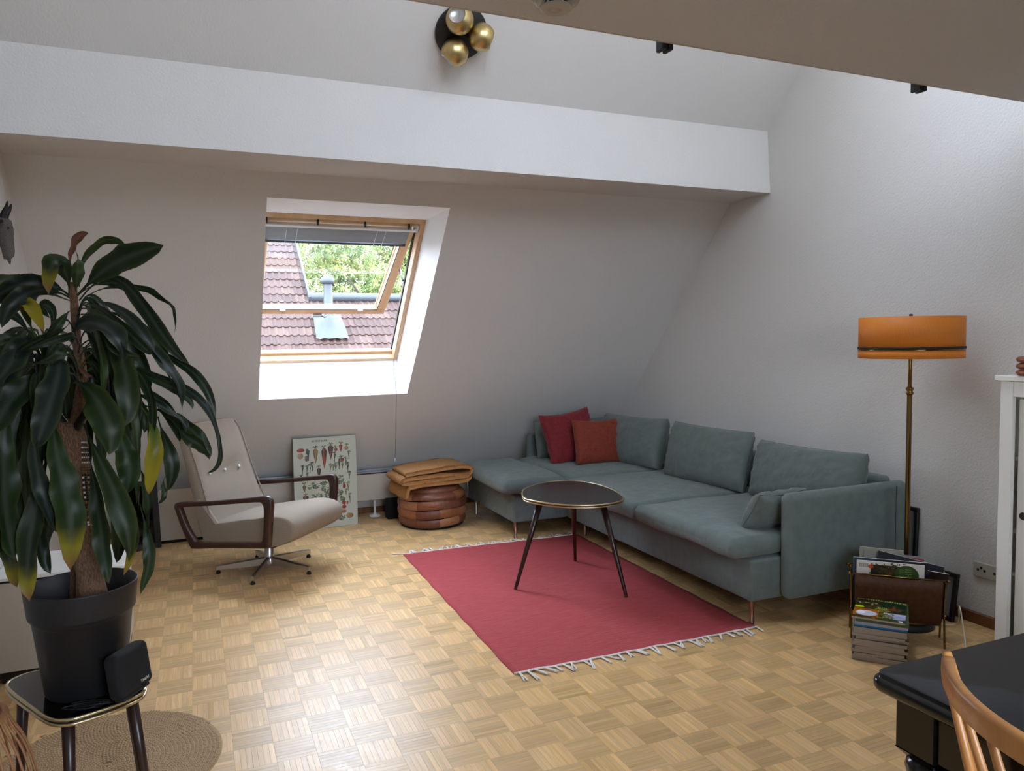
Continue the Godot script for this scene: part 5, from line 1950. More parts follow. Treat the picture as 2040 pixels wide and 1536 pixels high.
# ---------------------------------------------------------------- white cabinet at the right edge
func build_cabinet() -> void:
	var t := thing("cabinet", "tall white cabinet with sliding door at the right wall", "cabinet", Vector3(3.54, 0, -1.728))
	# local: front face at x = -0.20; far side at z = -0.545
	var mb := MB.new()
	var zf := -0.545
	mb.box(Vector3(0.0, 1.317, 0.0), Vector3(0.43, 0.024, 1.13), 0.003)
	piece("top_board", mb.done(), M.white_paint, t)
	mb = MB.new()
	mb.box(Vector3(0.01, 0.65, zf + 0.012), Vector3(0.36, 1.30, 0.024), 0.002)
	piece("side_panel", mb.done(), M.white_paint, t)
	mb = MB.new()
	mb.box(Vector3(0.01, 0.65, 0.545 - 0.012), Vector3(0.36, 1.30, 0.024), 0.002)
	piece("side_panel", mb.done(), M.white_paint, t)
	for z in [zf + 0.028, 0.545 - 0.028]:
		mb = MB.new()
		mb.box(Vector3(-0.188, 0.652, z), Vector3(0.024, 1.304, 0.056), 0.002)
		piece("front_stile", mb.done(), M.white_paint, t)
	mb = MB.new()
	mb.box(Vector3(-0.188, 1.270, 0), Vector3(0.024, 0.068, 0.976), 0.002)
	piece("front_rail", mb.done(), M.white_paint, t)
	mb = MB.new()
	mb.box(Vector3(-0.188, 0.04, 0), Vector3(0.024, 0.08, 0.976), 0.002)
	piece("plinth", mb.done(), M.white_paint, t)
	mb = MB.new()
	mb.box(Vector3(0.18, 0.65, 0), Vector3(0.02, 1.30, 1.04), 0.0)
	piece("back_panel", mb.done(), M.white_paint, t)
	for y in [0.09, 0.42, 0.62, 0.95]:
		mb = MB.new()
		mb.box(Vector3(0.02, y, 0), Vector3(0.30, 0.02, 1.04), 0.002)
		piece("shelf", mb.done(), M.white_paint, t)
	# sliding door: frame with glass, round finger pull
	var door := Node3D.new()
	door.name = "sliding_door"
	t.add_child(door)
	for k in [[Vector3(-0.155, 0.66, zf + 0.095), Vector3(0.02, 1.13, 0.066)], [Vector3(-0.155, 0.66, 0.0), Vector3(0.02, 1.13, 0.066)], [Vector3(-0.155, 1.19, -0.225), Vector3(0.02, 0.07, 0.384)], [Vector3(-0.155, 0.13, -0.225), Vector3(0.02, 0.07, 0.384)]]:
		mb = MB.new()
		mb.box(k[0], k[1], 0.003)
		piece("door_bar", mb.done(), M.white_paint, door)
	mb = MB.new()
	mb.box(Vector3(-0.155, 0.66, -0.225), Vector3(0.004, 0.99, 0.384), 0.0)
	piece("pane", mb.done(), M.pane_glass, door)
	mb = MB.new()
	mb.lathe([[0.0, 0.001], [0.015, 0.001], [0.0165, 0.002], [0.0175, 0.0]], 20, Vector3.ZERO, Transform3D(Basis(Vector3(0, 0, 1), PI / 2), Vector3(-0.1655, 0.703, zf + 0.093)))
	piece("finger_pull", mb.done(), M.slate_grey, door)
	# books seen through the door's glass
	var g := "books behind the cabinet's glass door"
	var z := -0.425
	for bk in [["dark red book", 0.63, 0.22, 0.040, Color(0.24, 0.10, 0.13)], ["brown book", 0.63, 0.25, 0.045, Color(0.32, 0.22, 0.12)], ["violet grey book", 0.63, 0.20, 0.035, Color(0.22, 0.17, 0.22)], ["pink book", 0.43, 0.15, 0.030, Color(0.42, 0.22, 0.26)], ["dark grey book", 0.43, 0.16, 0.045, Color(0.10, 0.10, 0.12)], ["thick green binder", 0.10, 0.28, 0.060, Color(0.07, 0.20, 0.09)], ["pale green binder", 0.10, 0.27, 0.060, Color(0.16, 0.27, 0.14)]]:
		if bk[0] in ["pink book", "thick green binder"]: z = -0.425
		var place: String = {0.63: "upper shelf", 0.43: "middle shelf", 0.10: "lowest shelf"}[bk[1]]
		var b := thing("book", "%s standing on the cabinet's %s behind its glass door" % [bk[0], place], "book", Vector3(3.50, bk[1], -1.728 + z + bk[3] / 2), 0.0, g)
		mb = MB.new()
		mb.box(Vector3(0, bk[2] / 2, 0), Vector3(0.17, bk[2], bk[3] - 0.002), 0.003)
		piece("binding", mb.done(), mat("book_" + bk[0].replace(" ", "_"), bk[4], 0.5), b)
		z += bk[3]
	t = thing("candle_holder", "glazed pink ringed candle holder with dark candle on the white cabinet", "candle holder", Vector3(3.375, 1.329, -2.15))
	mb = MB.new()
	var prof := [[0.0, 0.0], [0.048, 0.0]]
	for k in 3:
		for s in 9:
			var a := -PI / 2 + PI * s / 8.0
			prof.append([0.048 + 0.020 * cos(a), 0.0145 + k * 0.029 + 0.0145 * sin(a)])
	prof.append([0.03, 0.087])
	prof.append([0.0, 0.087])
	mb.lathe(prof, 36)
	piece("ringed_body", mb.done(), M.ceramic_pink, t)
	mb = MB.new()
	mb.lathe([[0.034, 0.086], [0.034, 0.135], [0.031, 0.140], [0.0, 0.139]], 28)
	piece("candle", mb.done(), M.candle_dark, t)


# ---------------------------------------------------------------- black table, wooden chair
func build_table_and_chair() -> void:
	var t := thing("dining_table", "black painted wooden table with moulded edge at the lower right", "table", Vector3(2.0, 0, -0.55))
	var o := -t.position
	var flat := Transform3D(Basis(Vector3.RIGHT, -PI / 2), Vector3.ZERO)
	# top with a rounded moulding: stacked outlines
	var corner := func(grow: float) -> PackedVector2Array:
		var x0 := 1.402 - grow
		var x1 := 2.6 + grow
		var z0 := -1.228 - grow
		var z1 := 0.15 + grow
		var rr := rounded_rect(x1 - x0, z1 - z0, 0.022 + maxf(grow, 0.0), 6)
		var q := PackedVector2Array()
		for p in rr: q.append(Vector2((x0 + x1) / 2 + p.x, (z0 + z1) / 2 + p.y))
		return q
	var mb := MB.new()
	mb.smooth(true)
	var rows := []
	for e in [[-0.01, 0.715], [0.0, 0.716], [0.006, 0.718], [0.011, 0.725], [0.012, 0.736], [0.009, 0.744], [0.003, 0.7465], [0.0015, 0.7475], [0.0, 0.757]]:
		var line := PackedVector3Array()
		for p in corner.call(e[0]): line.append(Vector3(p.x, e[1], p.y) + o)
		line.reverse()
		rows.append(line)
	mb.grid(rows, true)
	mb.smooth(false)
	mb.fan(rows[0], true)
	piece("edge_moulding", mb.done(), M.black_lacquer, t)
	mb = MB.new()
	var rim := PackedVector3Array()
	var rim2 := PackedVector3Array()
	for p in corner.call(0.0005): rim.append(Vector3(p.x, 0.757, p.y) + o)
	for p in corner.call(-0.0025): rim2.append(Vector3(p.x, 0.760, p.y) + o)
	rim.reverse()
	rim2.reverse()
	mb.grid([rim, rim2], true)
	mb.fan(rim2)
	piece("tabletop", mb.done(), M.table_top_black, t)
	# apron
	for k in [[Vector3(1.455, 0.655, -0.53), Vector3(0.03, 0.12, 1.16)], [Vector3(2.55, 0.655, -0.53), Vector3(0.03, 0.12, 1.16)], [Vector3(2.0, 0.655, -1.165), Vector3(0.95, 0.12, 0.03)], [Vector3(2.0, 0.655, 0.09), Vector3(0.95, 0.12, 0.03)]]:
		mb = MB.new()
		mb.box(k[0], k[1], 0.003, xf(o))
		piece("apron", mb.done(), M.black_lacquer, t)
	# legs: square block above a turned shaft
	for c in [Vector3(1.482, 0, -1.148), Vector3(2.52, 0, -1.148), Vector3(1.482, 0, 0.07), Vector3(2.52, 0, 0.07)]:
		mb = MB.new()
		mb.box(c + Vector3(0, 0.652, 0), Vector3(0.10, 0.126, 0.10), 0.004, xf(o))
		# bevelled foot of the block
		var sq := func(e: float, y: float) -> PackedVector3Array:
			return PackedVector3Array([c + o + Vector3(-e, y, e), c + o + Vector3(e, y, e), c + o + Vector3(e, y, -e), c + o + Vector3(-e, y, -e)])
		mb.smooth(false)
		mb.grid([sq.call(0.034, 0.573), sq.call(0.05, 0.590)], true)
		var leg := piece("leg", mb.done(), M.black_lacquer, t)
		mb = MB.new()
		mb.lathe([[0.0, 0.0], [0.022, 0.0], [0.028, 0.03], [0.024, 0.07], [0.036, 0.10], [0.030, 0.13], [0.040, 0.30], [0.046, 0.42], [0.036, 0.47], [0.044, 0.49], [0.044, 0.50], [0.030, 0.515], [0.046, 0.535], [0.050, 0.552], [0.046, 0.568], [0.034, 0.576]], 28, c + o)
		piece("turned_shaft", mb.done(), M.black_lacquer, leg)
	# chair turned a little, its back to the camera's right corner
	var fwd := Vector3(0.895, 0, 0.446).normalized()
	var turn := atan2(fwd.x, fwd.z)
	t = thing("dining_chair", "light beech spindle-back chair pushed up to the black table", "chair", Vector3(1.305, 0.0, -0.805), turn)
	# local: +z the way it faces, x along the back
	mb = MB.new()
	var seat := smooth_ring(PackedVector2Array([Vector2(-0.20, 0.20), Vector2(0.20, 0.20), Vector2(0.225, -0.15), Vector2(0.19, -0.22), Vector2(-0.19, -0.22), Vector2(-0.225, -0.15)]), 4)
	mb.prism(seat, 0.425, 0.455, 0.008, Transform3D(Basis(Vector3.RIGHT, -PI / 2), Vector3(0, 0, 0.22)), true)
	piece("seat", mb.done(), M.beech, t)
	for sx in [-1, 1]:
		for sz in [0, 1]:
			mb = MB.new()
			mb.tube([Vector3(sx * 0.20, 0.0, 0.03 + sz * 0.40), Vector3(sx * 0.17, 0.43, 0.06 + sz * 0.33)], [0.012, 0.017], 12)
			piece("leg", mb.done(), M.beech, t)
	# crest rail: bent piece
	var crest := []
	for k in 17:
		var u := k / 16.0 * 2.0 - 1.0
		crest.append(Vector3(u * 0.205, 0.868, -0.105 + 0.055 * u * u))
	mb = MB.new()
	var rings := []
	for k in crest.size():
		var p: Vector3 = crest[k]
		var u := k / 16.0 * 2.0 - 1.0
		var hgt := 0.024 * (1.0 - 0.25 * pow(absf(u), 6))
		var tn := Vector3(0.205, 0, 0.11 * u).normalized()
		var nr := tn.cross(Vector3.UP)
		var ring := PackedVector3Array()
		for j in 14:
			var a := TAU * j / 14
			var cy := signf(sin(a)) * pow(absf(sin(a)), 0.6)
			var cz := signf(cos(a)) * pow(absf(cos(a)), 0.6)
			ring.append(p + nr * cz * 0.0125 + Vector3(0, cy * hgt, 0))
		ring.reverse()
		rings.append(ring)
	mb.loft(rings)
	piece("crest_rail", mb.done(), M.beech, t)
	for sx in [-1, 1]:
		mb = MB.new()
		rings = []
		for e in [[0.448, 0.150, 0.03, 0.017, 0.015], [0.65, 0.172, -0.005, 0.020, 0.014], [0.80, 0.193, -0.034, 0.017, 0.0125], [0.874, 0.206, -0.049, 0.010, 0.0115], [0.892, 0.208, -0.052, 0.006, 0.008]]:
			var c := Vector3(sx * e[1], e[0], e[2])
			var ring := PackedVector3Array()
			for j in 14:
				var a := TAU * j / 14
				ring.append(c + Vector3(signf(cos(a)) * pow(absf(cos(a)), 0.7) * e[3], 0, signf(sin(a)) * pow(absf(sin(a)), 0.7) * e[4]))
			ring.reverse()
			rings.append(ring)
		mb.loft(rings)
		piece("back_post", mb.done(), M.beech, t)
	for k in 4:
		var u := (k - 1.5) / 1.5
		mb = MB.new()
		mb.tube([Vector3(u * 0.092, 0.45, 0.022), Vector3(u * 0.105, 0.66, -0.045), Vector3(u * 0.118, 0.85, -0.105 + 0.055 * pow(u * 0.57, 2))], [0.0075, 0.010, 0.0075], 10)
		piece("spindle", mb.done(), M.beech, t)


# ---------------------------------------------------------------- lamp on the slope, smoke detector, clamps
func build_ceiling_things() -> void:
	var n := Vector3(0, -cos(atan(SLOPE)), sin(atan(SLOPE)))   # off the slope into the room
	var up := Vector3(0, sin(atan(SLOPE)), cos(atan(SLOPE)))
	var at := slope_point(1.405, 4.355, 0.0)
	var t := thing("spot_cluster", "three brass ball spotlights on a round dark plate fixed to the sloped ceiling", "lamp", at)
	t.basis = Basis(Vector3.RIGHT, n, Vector3.RIGHT.cross(n))   # local y off the ceiling
	var mb := MB.new()
	mb.lathe([[0.0, 0.0], [0.142, 0.0], [0.145, 0.004], [0.145, 0.022], [0.142, 0.026], [0.0, 0.026]], 48)
	piece("mounting_plate", mb.done(), mat("plate_brown", Color(0.045, 0.030, 0.022), 0.5), t)
	# ball centres in the plate's plane (x, up the slope), and where each looks
	for k in [[-0.045, 0.088, Vector3(-0.5, 0.55, 0.62)], [0.095, 0.018, Vector3(1.0, 0.45, -0.05)], [-0.036, -0.082, Vector3(-0.65, 0.30, -0.75)]]:
		var c := Vector3(k[0], 0.082, -k[1])
		var d: Vector3 = Vector3(k[2].x, k[2].y, -k[2].z).normalized()
		var bs := Basis(Quaternion(Vector3.UP, d))
		mb = MB.new()
		var prof := [[0.0, -0.074]]
		for s in range(1, 19):
			var a := -PI / 2 + (PI * 0.80) * s / 18.0
			prof.append([0.074 * cos(a), 0.074 * sin(a)])
		mb.lathe(prof, 36, Vector3.ZERO, Transform3D(bs, c))
		var ball := piece("ball_spot", mb.done(), M.brushed_brass, t)
		mb = MB.new()
		mb.lathe([[0.045, 0.0585], [0.044, 0.056], [0.040, 0.046], [0.022, 0.040], [0.0, 0.038]], 30, Vector3.ZERO, Transform3D(bs, c))
		piece("bulb_face", mb.done(), M.chrome, ball)
		mb = MB.new()
		mb.tube([Vector3(k[0] * 0.9, 0.02, -k[1] * 0.9), c], 0.010, 10)
		piece("joint", mb.done(), M.dark_brass, ball)
	t = thing("smoke_detector", "clear plastic smoke detector on the gallery's underside", "smoke detector", Vector3(0.945, 2.45, -1.90))
	mb = MB.new()
	mb.lathe([[0.0, 0.0], [0.066, 0.0], [0.066, -0.006], [0.062, -0.014], [0.05, -0.020], [0.044, -0.022]], 40)
	piece("housing", mb.done(), M.clear_plastic, t)
	mb = MB.new()
	mb.lathe([[0.030, -0.002], [0.030, -0.026], [0.0, -0.026]], 24)
	piece("sensor_core", mb.done(), M.black_plastic, t)
	for k in 12:
		mb = MB.new()
		var a := TAU * k / 12
		mb.box(Vector3(cos(a) * 0.040, -0.022, sin(a) * 0.040), Vector3(0.005, 0.012, 0.004), 0.001)
		piece("cage_rib", mb.done(), M.white_plastic, t)
	mb = MB.new()
	mb.lathe([[0.044, -0.027], [0.044, -0.031], [0.038, -0.035], [0.016, -0.036], [0.014, -0.034], [0.012, -0.037], [0.0, -0.037]], 36)
	piece("lower_cap", mb.done(), M.cream_paint, t)
	for k in [[1.433, "left dark grey railing clamp under the gallery's front edge"], [2.580, "right dark grey railing clamp under the gallery's front edge"]]:
		t = thing("railing_clamp", k[1], "clamp", Vector3(k[0], 2.45, -2.079), 0.0, "railing clamps on the gallery edge")
		for s in [-1, 1]:
			mb = MB.new()
			mb.rbox(Vector3(s * 0.012, 0.03, -0.022), Vector3(0.015, 0.082, 0.044), 0.004, 3, 1)
			piece("jaw", mb.done(), M.slate_grey, t)
		mb = MB.new()
		mb.box(Vector3(0.0, 0.045, -0.006), Vector3(0.04, 0.05, 0.010), 0.002)
		piece("back_plate", mb.done(), M.slate_grey, t)


# ---------------------------------------------------------------- plant corner
const POT := Vector3(-0.345, 0.46, -2.63)

# the plant was surveyed on a vertical chart through its trunk: cx, cy in chart units of 1/657 m (origin at the trunk's foot column 165, eye level 690), w metres towards the room
func chart(cx: float, cy: float, w: float) -> Vector3:
	var s := 1.0 - w / 2.30
	var right := Vector3(0.922, 0, 0.3875)
	return Vector3(POT.x, CAMERA_HEIGHT, POT.z) + right * ((cx - 165.0) / 657.0 * s) - Vector3(0, (cy - 686.0) / 657.0 * s, 0) + Vector3(0.13, 0, 0.99) * w


func leaf_mesh(p: Array, wide: float, roll: float, tone: int, seed_: int, origin: Vector3) -> ArrayMesh:
	# p: four points the leaf passes; wide: full width in metres; roll: turn about its own length
	var r := RandomNumberGenerator.new()
	r.seed = seed_
	var n := 18
	var m := 7
	var c1: Vector3 = (-5.0 * p[0] + 18.0 * p[1] - 9.0 * p[2] + 2.0 * p[3]) / 6.0
	var c2: Vector3 = (2.0 * p[0] - 9.0 * p[1] + 18.0 * p[2] - 5.0 * p[3]) / 6.0
	var facing := Vector3(0.13, 0.18, 0.97).normalized()
	var rows := []
	var cols := []
	var ph := r.randf() * TAU
	var waves := r.randf_range(2.2, 4.0)
	var amp := r.randf_range(0.10, 0.26)
	var twist := r.randf_range(-1.7, 1.7) if tone != 2 and tone != 5 and r.randf() < 0.6 else 0.0
	var base_col := Color(0.013, 0.033, 0.012).lerp(Color(0.028, 0.060, 0.016), r.randf())
	if tone == 1: base_col = Color(0.055, 0.095, 0.020)
	elif tone == 4: base_col = Color(0.018, 0.038, 0.024)
	for i in n + 1:
		var t := float(i) / n
		var q: Vector3 = p[0].bezier_interpolate(c1, c2, p[3], t)
		var d: Vector3 = (p[0].bezier_interpolate(c1, c2, p[3], minf(t + 0.02, 1.0)) - p[0].bezier_interpolate(c1, c2, p[3], maxf(t - 0.02, 0.0))).normalized()
		var side := d.cross(facing)
		if side.length() < 0.15: side = d.cross(Vector3.UP)
		side = side.normalized().rotated(d, roll + 0.45 * sin(t * 5.5 + ph) + twist * t * t)
		var up := side.cross(d).normalized()
		var half := wide * 0.44 * (0.10 + 0.90 * pow(sin(PI * clampf(pow((t - 0.16) / 0.84, 1.18), 0, 1)), 0.72)) if t > 0.16 else wide * 0.044
		if t > 0.97: half *= maxf(0.05, (1.0 - t) / 0.03)
		var row := PackedVector3Array()
		var cc := []
		for j in m:
			var u := float(j) / (m - 1) * 2.0 - 1.0
			var fold := 0.22 * absf(u) * half
			var ripple := amp * half * 1.6 * sin(t * TAU * waves + ph + (1.2 if u > 0 else 0.0)) * u * u * smoothstep(0.15, 0.4, t)
			row.append(q + side * u * half + up * (fold + ripple) - origin)
			var c := base_col
			if absf(u) < 0.1: c = c.lightened(0.06)
			if absf(u) > 0.9: c = c.lerp(Color(0.16, 0.19, 0.05), 0.35)
			var tip := smoothstep(0.78, 0.97, t)
			if tone == 2:
				c = c.lerp(Color(0.42, 0.36, 0.02), smoothstep(0.80, 0.93, t + 0.05 * absf(u)))
				c = c.lerp(Color(0.40, 0.17, 0.07), smoothstep(0.925, 0.965, t))
			elif tone == 3: c = Color(0.33, 0.135, 0.075).lerp(Color(0.20, 0.08, 0.05), absf(u))
			elif tone == 5: c = Color(0.10, 0.16, 0.02).lerp(Color(0.50, 0.40, 0.02), smoothstep(0.35, 0.9, t + 0.3 * u * u)).lerp(Color(0.45, 0.18, 0.08), smoothstep(0.95, 0.99, t))
			else: c = c.lerp(Color(0.20, 0.15, 0.05), 0.4 * smoothstep(0.94, 1.0, t) * tip)
			cc.append(c)
		rows.append(row)
		cols.append(cc)
	var mb := MB.new()
	mb.grid(rows, false, cols)
	return mb.done()


func build_plant_corner() -> void:
	build_low_cabinet_and_goat()
	build_jute_mat()
	build_plant_table()
	build_pot_plant()
	build_lantern()


func build_pot_plant() -> void:
	var t := thing("potted_plant", "tall dragon tree with drooping dark green leaves in an anthracite pot", "plant", POT)
	var mb := MB.new()
	mb.lathe([[0.0, 0.0], [0.108, 0.0], [0.112, 0.006], [0.138, 0.238], [0.146, 0.244], [0.148, 0.250], [0.156, 0.325], [0.1565, 0.330], [0.152, 0.330], [0.143, 0.25], [0.135, 0.22], [0.0, 0.215]], 56)
	piece("pot", mb.done(), M.pot_plastic, t)
	mb = MB.new()
	var rows := []
	var nz := FastNoiseLite.new()
	nz.frequency = 9.0
	for i in 8:
		var line := PackedVector3Array()
		for j in 32:
			var a := -TAU * j / 32
			var rad := 0.139 * (1.0 - i / 7.0)
			line.append(Vector3(cos(a) * rad, 0.245 + 0.012 * nz.get_noise_2d(cos(a) * rad * 4, sin(a) * rad * 4), sin(a) * rad))
		rows.append(line)
	mb.grid(rows, true)
	piece("soil", mb.done(), M.soil, t)
	# trunks
	var trunk_at := func(a: Array) -> Array:
		var o := []
		for p in a: o.append(chart(p[0], p[1], p[2]) - POT)
		return o
	for c in [[[[186, 1202, 0.0], [180, 1110, 0.0], [181, 1010, 0.0], [168, 920, 0.0], [158, 855, 0.0], [160, 838, 0.0]], [0.043, 0.037, 0.026, 0.034, 0.043, 0.040]], [[[160, 1198, -0.05], [162, 1080, -0.05], [150, 940, -0.05], [120, 850, -0.04], [100, 780, -0.04]], [0.028, 0.024, 0.022, 0.020, 0.016]]]:
		mb = MB.new()
		var path := smooth_path(trunk_at.call(c[0]), 6)
		var rad := []
		for k in path.size():
			var f = float(k) / (path.size() - 1) * (c[1].size() - 1)
			var e := mini(int(f), c[1].size() - 2)
			rad.append(lerpf(c[1][e], c[1][e + 1], f - e) * (1.0 + 0.05 * sin(k * 1.3) + 0.03 * sin(k * 2.9)))
		mb.tube(path, rad, 18)
		piece("trunk", mb.done(), M.bark, t)
	for c in [[[[164, 850, 0.0], [178, 800, 0.01], [186, 740, 0.0], [180, 680, 0.0], [178, 600, 0.0], [177, 560, 0.0]], 0.017], [[[150, 850, 0.0], [120, 800, 0.05], [104, 745, 0.06], [100, 700, 0.06]], 0.014], [[[172, 850, 0.02], [200, 800, 0.07], [206, 750, 0.08]], 0.013], [[[140, 856, 0.0], [70, 830, 0.08], [50, 780, 0.10]], 0.013]]:
		mb = MB.new()
		var path := smooth_path(trunk_at.call(c[0]), 5)
		var rad := []
		for k in path.size(): rad.append(c[1] * (1.0 - 0.45 * k / path.size()) * (1.0 + 0.06 * (k % 2)))
		mb.tube(path, rad, 12)
		piece("stem", mb.done(), M.bark if c[1] > 0.015 else M.stem_green, t)
	# leaves; zoom charts A (1536 units over 520, from 0,380) and B (0.44, from 0,860)
	var k := 0
	for l in leaf_list():
		k += 1
		var pts := []
		for q in 4: pts.append(chart(l[0][q * 3], l[0][q * 3 + 1], l[0][q * 3 + 2]))
		var lm := leaf_mesh(pts, l[1] * (0.82 if k > 8 and l[1] < 50.0 else 1.0) / 657.0, l[2], l[3], k, POT)
		piece("leaf", lm, M.leaf, t)
	# paper tag among the leaves
	mb = MB.new()
	mb.box(chart(291, 953, 0.06) - POT, Vector3(0.014, 0.024, 0.0008), 0.0)
	piece("paper_tag", mb.done(), M.paper_white, t)
	# bead strings hung over the trunk
	var b := thing("bead_necklace", "black and white bead strings hanging beside the dragon tree's trunk", "necklace", chart(186, 880, 0.05))
	var o: Vector3 = b.position
	var kinds := [["white_beads", MB.new(), M.paper_white], ["gilt_beads", MB.new(), M.dark_brass], ["black_beads", MB.new(), M.black_rubber]]
	for s in 4:
		for n in 34:
			var f := n / 33.0
			if s % 2 == 1 and f > 0.72: continue
			var x := 184.0 + (s - 1.5) * 3.0 + f * 8.0 * (1.0 if s > 1 else 0.7) + (2.0 * sin(f * PI) * (s - 1.5))
			var y := 880.0 + f * 168.0
			var rr := 0.0036 if f > 0.30 else 0.0024
			var band := f < 0.26 and n % 2 == 0 or (f > 0.38 and f < 0.70 and s % 2 == 0 and n % 2 == 0) or f > 0.95
			var gold := f > 0.27 and f < 0.37 or (f > 0.70 and n % 3 == 0)
			kinds[0 if band else 1 if gold else 2][1].lathe([[0.0, -rr], [rr * 0.8, -rr * 0.6], [rr, 0.0], [rr * 0.8, rr * 0.6], [0.0, rr]], 7, chart(x, y, 0.05) - o)
	for kd in kinds: piece(kd[0], kd[1].done(), kd[2], b).set_meta("kind", "stuff")


func fa(a: Array) -> Array:
	var o := []
	for k in 4: o.append_array([a[k * 3] * 0.3385, 380.0 + a[k * 3 + 1] * 0.3385, a[k * 3 + 2]])
	return o


func fb(a: Array) -> Array:
	var o := []
	for k in 4: o.append_array([a[k * 3] * 0.44, 860.0 + a[k * 3 + 1] * 0.44, a[k * 3 + 2]])
	return o


# each: four points (across, down, towards the room), width, roll, tone
func leaf_list() -> Array:
	var l := []
	# top crown
	l.append([fa([545, 610, 0.0, 690, 480, 0.03, 850, 390, 0.06, 1066, 322, 0.08]), 58, 0.35, 0])
	l.append([fa([560, 560, -0.02, 610, 380, -0.05, 730, 292, -0.06, 838, 340, -0.07]), 22, 0.5, 1])
	l.append([fa([535, 610, 0.0, 548, 520, 0.02, 558, 430, 0.03, 548, 350, 0.02]), 30, 0.15, 1])
	l.append([fa([525, 470, 0.0, 515, 370, 0.01, 555, 285, 0.0, 628, 250, -0.02]), 20, 0.5, 3])
	l.append([fa([500, 600, 0.0, 480, 470, 0.05, 420, 420, 0.10, 378, 598, 0.12]), 46, 0.1, 2])
	l.append([fa([500, 610, 0.0, 380, 545, 0.05, 190, 550, 0.10, -30, 690, 0.12]), 46, -0.5, 4])
	l.append([fa([505, 625, 0.0, 360, 575, 0.07, 200, 620, 0.14, 90, 790, 0.16]), 40, -0.4, 4])
	l.append([fa([500, 640, 0.0, 330, 570, -0.05, 130, 520, -0.08, -40, 590, -0.10]), 40, 0.3, 1])
	l.append([fa([555, 640, 0.0, 800, 525, 0.02, 985, 760, 0.08, 1190, 1020, 0.10]), 40, 0.25, 0])
	l.append([fa([600, 620, 0.0, 830, 560, -0.05, 1060, 640, -0.06, 1098, 850, -0.05]), 26, 0.6, 0])
	l.append([fa([570, 660, 0.0, 780, 690, 0.08, 960, 900, 0.12, 1140, 1250, 0.13]), 38, -0.3, 4])
	l.append([fa([560, 680, 0.0, 700, 700, 0.10, 860, 850, 0.14, 980, 960, 0.14]), 30, 0.2, 0])
	l.append([fa([560, 600, 0.0, 740, 540, -0.10, 870, 600, -0.12, 880, 720, -0.12]), 30, 0.2, 0])
	l.append([fa([500, 880, 0.04, 590, 770, 0.12, 740, 830, 0.18, 795, 1010, 0.19]), 52, -0.2, 4])
	l.append([fa([550, 690, 0.0, 680, 740, 0.12, 760, 890, 0.17, 900, 970, 0.17]), 40, 0.4, 0])
	l.append([fa([560, 720, 0.0, 760, 800, 0.05, 900, 1000, 0.07, 935, 1180, 0.06]), 36, -0.1, 0])
	l.append([fa([620, 700, -0.05, 850, 760, -0.08, 1000, 900, -0.09, 1050, 1000, -0.09]), 32, 0.3, 0])
	l.append([fa([620, 690, 0.0, 880, 860, 0.10, 1080, 1060, 0.14, 1135, 1330, 0.14]), 40, -0.5, 4])
	l.append([fa([820, 880, 0.02, 1080, 980, 0.05, 1250, 1120, 0.06, 1330, 1345, 0.06]), 28, 0.4, 0])
	l.append([fa([800, 960, 0.05, 1000, 1090, 0.09, 1240, 1230, 0.10, 1340, 1540, 0.10]), 22, -0.4, 4])
	l.append([fa([820, 1000, 0.05, 960, 1100, 0.09, 1120, 1180, 0.10, 1200, 1290, 0.10]), 24, 0.3, 0])
	l.append([fa([640, 900, 0.02, 770, 960, 0.10, 820, 1160, 0.14, 795, 1385, 0.15]), 50, 0.0, 0])
	l.append([fa([500, 1120, 0.06, 600, 1180, 0.14, 690, 1350, 0.18, 690, 1560, 0.19]), 66, 0.05, 0])
	l.append([fa([700, 940, 0.02, 880, 1060, 0.08, 960, 1250, 0.10, 925, 1560, 0.10]), 34, 0.2, 0])
	l.append([fa([800, 1100, -0.02, 960, 1200, -0.03, 1060, 1320, -0.03, 1110, 1480, -0.03]), 34, 0.0, 0])
	l.append([fa([900, 1260, 0.0, 1080, 1330, 0.02, 1210, 1440, 0.03, 1285, 1590, 0.03]), 42, 0.2, 0])
	l.append([fa([850, 1180, 0.02, 950, 1230, 0.05, 1100, 1330, 0.06, 1150, 1420, 0.06]), 26, -0.4, 4])
	l.append([fa([500, 700, 0.02, 440, 760, 0.08, 330, 880, 0.12, 250, 900, 0.12]), 34, -0.6, 0])
	l.append([fa([490, 760, 0.02, 400, 830, 0.10, 230, 900, 0.16, 150, 1000, 0.18]), 30, -0.7, 0])
	l.append([fa([360, 1010, 0.05, 300, 720, 0.02, 220, 640, 0.04, 200, 640, 0.02]), 34, 0.2, 1])
	# crown on the left
	l.append([fa([310, 900, 0.06, 240, 700, 0.10, 260, 660, 0.14, 340, 820, 0.16]), 40, 0.0, 5])
	l.append([fa([300, 930, 0.06, 180, 730, 0.12, 60, 720, 0.16, -40, 880, 0.17]), 34, -0.4, 0])
	l.append([fa([310, 960, 0.06, 170, 850, 0.12, 40, 880, 0.16, -60, 960, 0.17]), 28, -0.5, 0])
	l.append([fa([310, 960, 0.06, 230, 880, 0.13, 130, 1000, 0.19, 20, 1120, 0.20]), 54, 0.1, 4])
	l.append([fa([320, 1020, 0.06, 200, 960, 0.14, 60, 1100, 0.20, -10, 1300, 0.20]), 58, 0.1, 4])
	l.append([fa([330, 1060, 0.06, 230, 1120, 0.14, 100, 1250, 0.18, -20, 1450, 0.18]), 60, 0.0, 0])
	l.append([fa([340, 1080, 0.07, 420, 1020, 0.16, 360, 1230, 0.20, 250, 1520, 0.20]), 60, 0.0, 4])
	l.append([fa([330, 1040, 0.05, 260, 1150, 0.08, 200, 1230, 0.09, 110, 1420, 0.09]), 54, 0.3, 1])
